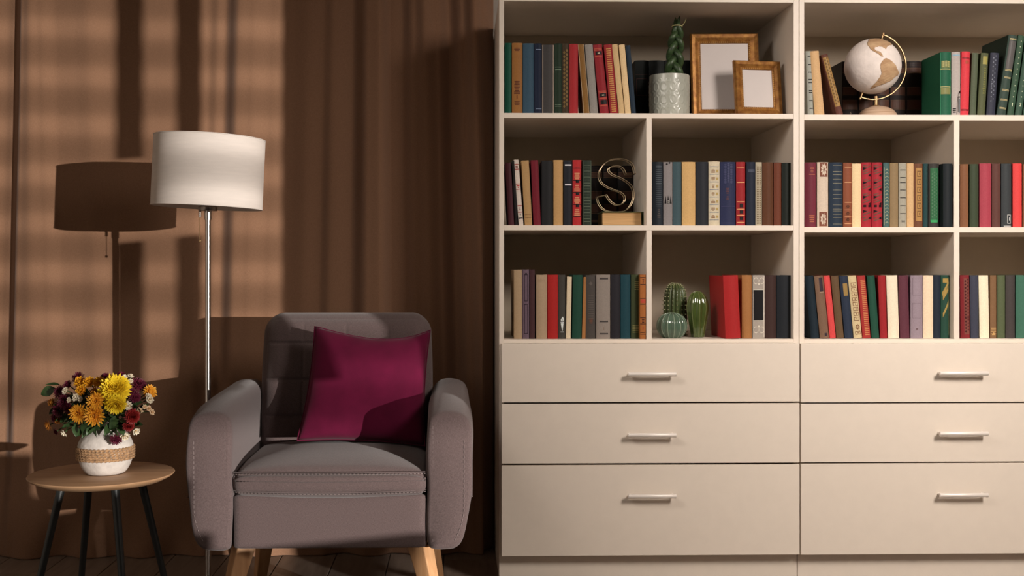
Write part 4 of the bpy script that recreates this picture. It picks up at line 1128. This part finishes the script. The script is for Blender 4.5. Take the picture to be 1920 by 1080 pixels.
# ---------------------------------------------------------------- wire letter S
def wire_letter():
    Yl = 3.60
    sc = .2037
    raw = [(1285, 522), (1262, 440), (1205, 397), (1125, 384), (1040, 402), (978, 458), (952, 530), (966, 590), (1010, 632), (1080, 665), (1150, 692), (1188, 730), (1186, 775), (1150, 805),
           (1108, 806), (1062, 778), (1032, 738), (1020, 716), (932, 735), (948, 792), (985, 842), (1040, 868), (1110, 874), (1190, 862), (1244, 812), (1272, 735), (1262, 655), (1222, 604), (1150, 560),
           (1080, 530), (1043, 495), (1052, 462), (1095, 450), (1148, 456), (1182, 486), (1198, 526)]
    def P2(x, y, Y): a = P(930 + x * sc, 220 + y * sc, Yl); return (a[0], Y, a[1])
    corners = {0, 17, 18, 35}
    pts = []
    for a, b in ((0, 17), (18, 35)):
        pts.append(cr([raw[i] for i in range(a, b + 1)], 7))
    outline = pts[0] + pts[1]
    zmin = min(P2(x, y, Yl)[2] for x, y in outline)
    dz = LZ + .0018 - zmin
    t = thing('wire_letter', (P(1158, 400, Yl)[0], Yl, LZ), 'brass wire letter S standing on the book that lies flat', 'letter')
    for Y in (Yl, Yl + .036):
        M().tube([(p[0], p[1], p[2] + dz) for p in [P2(x, y, Y) for x, y in outline]], .0013, 8, closed=True).build('wire_outline', M_wire, t, smooth=True)
    for i in (0, 17, 18, 35, 5, 9, 12, 22, 26):
        p = P2(*raw[i], Yl); M().tube([(p[0], Yl, p[2] + dz), (p[0], Yl + .036, p[2] + dz)], .0014, 6).build('cross_wire', M_wire, t, smooth=True)
wire_letter()

# ---------------------------------------------------------------- potted braided plant
def plant():
    zs = SHELF['L'][0]; Yp = 3.66
    x0, ztop = P(1255, 143.5, Yp)
    r = 37.6 / F_PX * Yp; h = ztop - zs
    t = thing('potted_plant', (x0, Yp, zs), 'braided dark green succulent in pale embossed pot on the top shelf', 'plant')
    n1, n2 = 240, 90
    def fn(u, v):
        a = 2 * math.pi * u; z = h * v
        # rows of embossed ovals, alternately tall and short
        k = u * 14; cu = (k % 1) - .5
        d = 0
        for rc, hh in ((.13, .105), (.42, .105), (.71, .105), (.275, .05), (.565, .05), (.855, .04)):
            dv = (v - rc) / hh; e = math.sqrt((cu / .34) ** 2 + dv * dv)
            if hh < .08:
                cu2 = ((k + .5) % 1) - .5; e = math.sqrt((cu2 / .2) ** 2 + dv * dv)
            if e < 1.15: d = max(d, .0011 * math.exp(-((e - .88) / .14) ** 2))
        rr = r * (1 - .03 * (1 - v) ** 3) - (.002 * (1 - min(1, v / .03)) ** 2) + d
        return (x0 + rr * math.cos(a), Yp + rr * math.sin(a), zs + z)
    m = M().grid(n1, n2, fn, wrap=True)
    m.lathe([(r, h), (r - .0012, h + .0014), (r - .004, h + .001), (r - .0045, h - .02), (0, h - .02)], (x0, Yp, zs), 80, cap=False)
    m.lathe([(0, 0), (r * .96, 0)], (x0, Yp, zs), 60, cap=False)
    m.build('pot', M_pot, t, smooth=True, angle=70)
    M().grid(24, 1, lambda u, v: (x0 + (r - .005) * v * math.cos(2 * math.pi * u), Yp + (r - .005) * v * math.sin(2 * math.pi * u), ztop - .016)).build('soil', M_soil, t)
    z0 = ztop - .018
    zt = P(1268, 29, Yp)[1]; H = zt - z0
    cxp = [P(x, 100, Yp)[0] for x in (1262, 1262, 1265, 1268, 1271)]
    for s in range(3):
        pts = []; rr = []
        for i in range(73):
            q = i / 72
            ph = 2 * math.pi * (1.55 * q + s / 3) + .6
            k = min(1, max(0, (q - .70) / .14))          # drawn together under the tie
            amp = .0200 * (1 - .25 * q) * (1 - k) + .0052 * k
            cx = cxp[0] + (cxp[-1] - cxp[0]) * q
            x = cx + amp * math.sin(ph); y = Yp + .0088 * (1 - k) * math.sin(2 * ph) + .006 * k * math.cos(ph)
            if q > .86:
                f = (q - .86) / .14; a = 2 * math.pi * s / 3 + .5
                x = x * (1 - f) + (cx + .0090 * math.cos(a)) * f; y = y * (1 - f) + (Yp + .008 * math.sin(a)) * f
            pts.append((x, y, z0 + H * q * (1 - .02 * s)))
            rr.append(.0124 * (1 - .32 * q) if q < .80 else .0083 * max(.06, 1 - ((q - .80) / .20) ** 2.4) + .0003)
        M().tube(pts, rr, 12).build('leaf', M_sans, t, smooth=True)
    zk = P(1270, 50, Yp)[1]; xk = P(1269.5, 50, Yp)[0]
    M().tube([(xk + .0155 * math.cos(a), Yp + .0145 * math.sin(a), zk + .002 * math.cos(a + 2)) for a in [2 * math.pi * k / 28 for k in range(28)]], .0021, 8, closed=True).tube(
        [(xk + .014, Yp - .006, zk), (xk + .024, Yp - .010, zk + .014), (xk + .027, Yp - .010, zk + .024)], .0012, 6).build('tie', M_tie, t, smooth=True)
plant()

# ---------------------------------------------------------------- picture frames
def picture_frame(name, label, cx, zs, Yb, w, h, fw, lean, turn, tilt):
    t = thing(name, (cx, Yb, zs + .001), label, 'picture frame', 'gilt frames on the top shelf')
    t.rotation_euler = Euler((-lean, 0, turn), 'XYZ')
    dpt = .016
    prof = [(0, 0), (0, -.010), (.15, -.017), (.45, -.014), (.75, -.009), (.9, -.011), (1, -.008), (1, 0)]   # across the rail, towards the room
    def rail(pa, pb, inx, inz, la, lb):
        vs = []; fs = []
        for (q, d) in prof:
            o = q * fw
            vs.append((pa[0] + inx * o + la[0] * o, d, pa[1] + inz * o + la[1] * o))
            vs.append((pb[0] + inx * o + lb[0] * o, d, pb[1] + inz * o + lb[1] * o))
        n = len(prof)
        for i in range(n): j = (i + 1) % n; fs.append((2 * i, 2 * i + 1, 2 * j + 1, 2 * j))
        fs.append(tuple(2 * i for i in range(n))); fs.append(tuple(2 * i + 1 for i in range(n))[::-1])
        M().add(vs, fs).build('frame_rail', M_gold, t, local=True)
    a = w / 2
    rail((-a, 0), (a, 0), 0, 1, (1, 0), (-1, 0)); rail((-a, h), (a, h), 0, -1, (1, 0), (-1, 0))
    rail((-a, 0), (-a, h), 1, 0, (0, 1), (0, -1)); rail((a, 0), (a, h), -1, 0, (0, 1), (0, -1))
    b = M(); e = fw * .90; s = .0062
    def bead(x, z):
        r = .0026
        b.add([(x, -.0135, z), (x - r, -.0105, z), (x, -.0105, z - r), (x + r, -.0105, z), (x, -.0105, z + r)], [(0, 1, 2), (0, 2, 3), (0, 3, 4), (0, 4, 1)])
    nx, nz = int((w - 2 * e) / s), int((h - 2 * e) / s)
    for i in range(nx + 1):
        for z in (e, h - e): bead(-a + e + (w - 2 * e) * i / nx, z)
    for i in range(1, nz):
        for x in (-a + e, a - e): bead(x, e + (h - 2 * e) * i / nz)
    o = b.build('beading', M_goldb, t, local=True); o['kind'] = 'stuff'
    M().box(-a + fw * .96, a - fw * .96, -.006, -.003, fw * .96, h - fw * .96).build('picture_board', M_board, t, local=True)
    M().box(-a + .004, a - .004, .0, .003, .004, h - .004).build('back_board', mat('frame_backing', (.12, .08, .05), .9, noise=.05), t, local=True)
    # easel strut behind
    M().add([(-.02, .003, h * .72), (.02, .003, h * .72), (.03, .003 + h * math.tan(lean) * .0 + h * .22, .004), (-.03, .003 + h * .22, .004),
             (-.02, .006, h * .72), (.02, .006, h * .72), (.03, .006 + h * .22, .004), (-.03, .006 + h * .22, .004)],
            [(0, 1, 2, 3), (7, 6, 5, 4), (0, 4, 5, 1), (1, 5, 6, 2), (2, 6, 7, 3), (3, 7, 4, 0)]).build('easel_strut', mat('strut_board', (.12, .08, .05), .9, noise=.05), t, local=True)
zs = SHELF['L'][0]
def fr(px0, px1, ytop, ybot, Y):
    a, b = P(px0, ybot, Y)[0], P(px1, ybot, Y)[0]; return (a + b) / 2, b - a, P((px0 + px1) / 2, ytop, Y)[1] - zs
c, w, h = fr(1296.5, 1424, 63.5, 212, 3.66)
picture_frame('picture_frame', 'large gilt wooden picture frame with blank board, behind the smaller frame', c, zs, 3.655, w, h * 1.03, .033, R(9), R(-3), 0)
c, w, h = fr(1376.5, 1468, 116, 213, 3.575)
picture_frame('picture_frame', 'small gilt wooden picture frame with blank board, before the larger frame', c, zs, 3.575, w, h * 1.03, .0285, R(8), R(7), 0)

# ---------------------------------------------------------------- globe
def globe():
    zs = SHELF['R'][0]; Yg = 3.63
    xc, zc = P(1636.3, 124.5, Yg); r = 51.8 / F_PX * Yg
    xb = P(1645, 215, Yg)[0]
    t = thing('globe', (xb, Yg, zs), 'white plaster desk globe with tan continents on limed wood base', 'globe')
    zb = lambda py: P(1645, py, Yg)[1]
    hb = zb(200) - zs
    rb = 37.5 / F_PX * Yg
    M().lathe([(rb * .98, 0), (rb, .002), (rb * .99, hb * .22), (rb * .90, hb * .48), (rb * .78, hb * .70), (rb * .60, hb * .86), (rb * .32, hb), (0, hb)], (xb, Yg, zs), 64).build('base', M_limed, t, smooth=True)
    M().lathe([(.013, 0), (.014, .002), (.010, .005), (.0056, .006), (.0056, zb(180) - zs - hb), (.004, zb(180) - zs - hb)], (P(1642.5, 200, Yg)[0], Yg, zs + hb - .001), 24).build('post', M_brass, t, smooth=True)
    M().lathe([(r * math.sin(math.pi * k / 48) if 0 < k < 48 else 0, -r * math.cos(math.pi * k / 48)) for k in range(49)], (xc, Yg, zc), 72).build('sphere', M_sphere, t, smooth=True, angle=180)
    # continents as raised relief on the sphere, outlines in fractions of the radius
    def norm(p): return [((x - 802) / 266, -(y - 486) / 266) for x, y in p]
    north = norm([(690, 312), (700, 285), (728, 250), (762, 236), (820, 233), (872, 238), (862, 256), (900, 262), (925, 280), (945, 292), (925, 310), (885, 318), (862, 335), (842, 362), (833, 352), (812, 338),
                  (786, 335), (752, 336), (738, 352), (738, 368), (752, 380), (772, 388), (790, 400), (802, 425), (806, 440), (792, 438), (760, 408), (722, 382), (705, 362), (698, 335)])
    south = norm([(810, 470), (832, 452), (858, 464), (885, 474), (918, 498), (944, 520), (960, 545), (998, 572), (985, 600), (945, 622), (918, 648), (880, 668), (830, 690), (785, 702), (757, 716), (738, 724),
                  (742, 706), (768, 668), (790, 628), (800, 592), (786, 560), (780, 522), (790, 494)])
    def inside(x, z, pg):
        c = False; j = len(pg) - 1
        for i in range(len(pg)):
            if (pg[i][1] > z) != (pg[j][1] > z) and x < (pg[j][0] - pg[i][0]) * (z - pg[i][1]) / (pg[j][1] - pg[i][1]) + pg[i][0]: c = not c
            j = i
        return c
    for pg in (north, south):
        m = M(); st = .018; idx = {}
        def vert(i, j):
            if (i, j) in idx: return idx[(i, j)]
            x, z = i * st, j * st; q = min(.999, x * x + z * z); y = -math.sqrt(1 - q)
            k = r * (1.014 + .006 * math.sin(31 * x + 9 * math.sin(17 * z)))
            idx[(i, j)] = len(m.v); m.v.append((xc + x * k, Yg + y * k, zc + z * k)); return idx[(i, j)]
        N = int(1 / st) + 1
        for i in range(-N, N):
            for j in range(-N, N):
                x, z = (i + .5) * st, (j + .5) * st
                if x * x + z * z < .985 and inside(x, z, pg): m.f.append((vert(i, j), vert(i + 1, j), vert(i + 1, j + 1), vert(i, j + 1)))
        o = m.build('continent', M_land, t, smooth=True, angle=180)
        md = o.modifiers.new('relief', 'SOLIDIFY'); md.thickness = r * .03; md.offset = -1
    # half ring from pole to pole, tilted with the axis
    R1 = 62 / F_PX * Yg
    top = math.atan2(-(68 - 124.5), 1655 - 1636.3); bot = math.atan2(-(182 - 124.5), 1614 - 1636.3)
    vs = []; fs = []; n = 56
    for i in range(n + 1):
        a = top + (bot - top) * i / n
        if bot > top: a = top + (bot - 2 * math.pi - top) * i / n
        for (rr, y) in ((R1, -.005), (R1, .005), (R1 + .0022, .005), (R1 + .0022, -.005)):
            vs.append((xc + rr * math.cos(a), Yg + y, zc + rr * math.sin(a)))
    for i in range(n):
        for k in range(4): fs.append((i * 4 + k, i * 4 + (k + 1) % 4, i * 4 + 4 + (k + 1) % 4, i * 4 + 4 + k))
    fs += [(0, 1, 2, 3), (n * 4 + 3, n * 4 + 2, n * 4 + 1, n * 4)]
    M().add(vs, fs).build('meridian_ring', M_brass, t, smooth=True, angle=40)
    for a in (top, bot):
        d = (math.cos(a), math.sin(a))
        M().tube([(xc + d[0] * (r - .004), Yg, zc + d[1] * (r - .004)), (xc + d[0] * (R1 + .006), Yg, zc + d[1] * (R1 + .006))], .0024, 10).lathe(
            [(0, -.004), (.004, -.002), (.004, .002), (0, .004)], (xc + d[0] * (R1 + .006), Yg, zc + d[1] * (R1 + .006)), 12).build('pivot_pin', M_brass, t, smooth=True)
globe()

# ---------------------------------------------------------------- ceramic cacti
def cacti():
    zs = SHELF['L'][2]
    def ribbed(name, label, px, Y, wpx, ytop, prof, nribs, m_body, m_rib, depth=.12, rib_r=.0012, spikes=False, phase=0):
        x0 = P(px, 600, Y)[0]; h = P(px, ytop, Y)[1] - zs; r0 = wpx / 2 / F_PX * Y
        t = thing(name, (x0, Y, zs + .0003), label, 'cactus ornament', 'ceramic cacti on the shelf')
        pr = cr(prof, 6)
        def rad(u, v):
            i = v * (len(pr) - 1); k = min(len(pr) - 2, int(i)); f = i - k
            r = pr[k][0] + (pr[k + 1][0] - pr[k][0]) * f; z = pr[k][1] + (pr[k + 1][1] - pr[k][1]) * f
            c = abs(math.cos(math.pi * (u * nribs)))
            return max(.0004, r * r0 * (1 - depth * (1 - c ** .7))), z * h
        def fn(u, v):
            r, z = rad(u, v); a = 2 * math.pi * u + phase
            return (x0 + r * math.cos(a), Y + r * math.sin(a), zs + .0003 + z)
        b = M().grid(nribs * 10, 40, fn, wrap=True)
        b.build('body', m_body, t, smooth=True, angle=180)
        if spikes:
            sp = M()
            for k in range(nribs):
                for j in range(1, 19):
                    v = j / 19.5; r, z = rad(k / nribs, v); a = 2 * math.pi * k / nribs + phase
                    c = Vector((x0 + r * math.cos(a), Y + r * math.sin(a), zs + z))
                    slope = max(0, (v - .55) / .45)
                    o = Vector((math.cos(a) * (1 - .7 * slope), math.sin(a) * (1 - .7 * slope), .9 * slope)).normalized()
                    s = o.orthogonal().normalized() * .0021; s2 = o.cross(s)
                    sp.add([c + s, c + s2, c - s, c - s2, c + o * .0062], [(0, 1, 4), (1, 2, 4), (2, 3, 4), (3, 0, 4)])
            so_ = sp.build('spines', M_spine, t); so_['kind'] = 'stuff'
        else:
            for k in range(nribs):
                M().tube([fn(k / nribs, v / 24) for v in range(0, 25)], [rib_r * (.6 + .4 * math.sin(math.pi * v / 24)) for v in range(25)], 6).build('rib', m_rib, t, smooth=True)
    ribbed('cactus_ornament', 'round sage green ceramic cactus with pale ribs before the spiny one', 1259.5, 3.575, 56, 586.5,
           [(.52, 0), (.60, .015), (.80, .13), (.97, .32), (1.0, .48), (.94, .68), (.72, .86), (.40, .965), (.03, 1.0)], 14, M_cact2, M_rib, .10, .0013, phase=-math.pi / 2)
    ribbed('cactus_ornament', 'tall dark green ceramic cactus covered in pale spines', 1266, 3.665, 45, 531,
           [(.80, 0), (.90, .02), (.98, .2), (1.0, .45), (.97, .68), (.82, .87), (.5, .965), (.03, 1.0)], 16, M_cact1, None, .14, spikes=True, phase=-math.pi / 2)
    ribbed('cactus_ornament', 'glossy olive oval ceramic cactus beside the red book', 1307.5, 3.60, 41.5, 546,
           [(.55, 0), (.60, .02), (.66, .12), (.82, .35), (.98, .58), (.97, .72), (.78, .87), (.45, .965), (.03, 1.0)], 9, M_cact3, M_rib3, .13, .0010, phase=-math.pi / 2)
cacti()
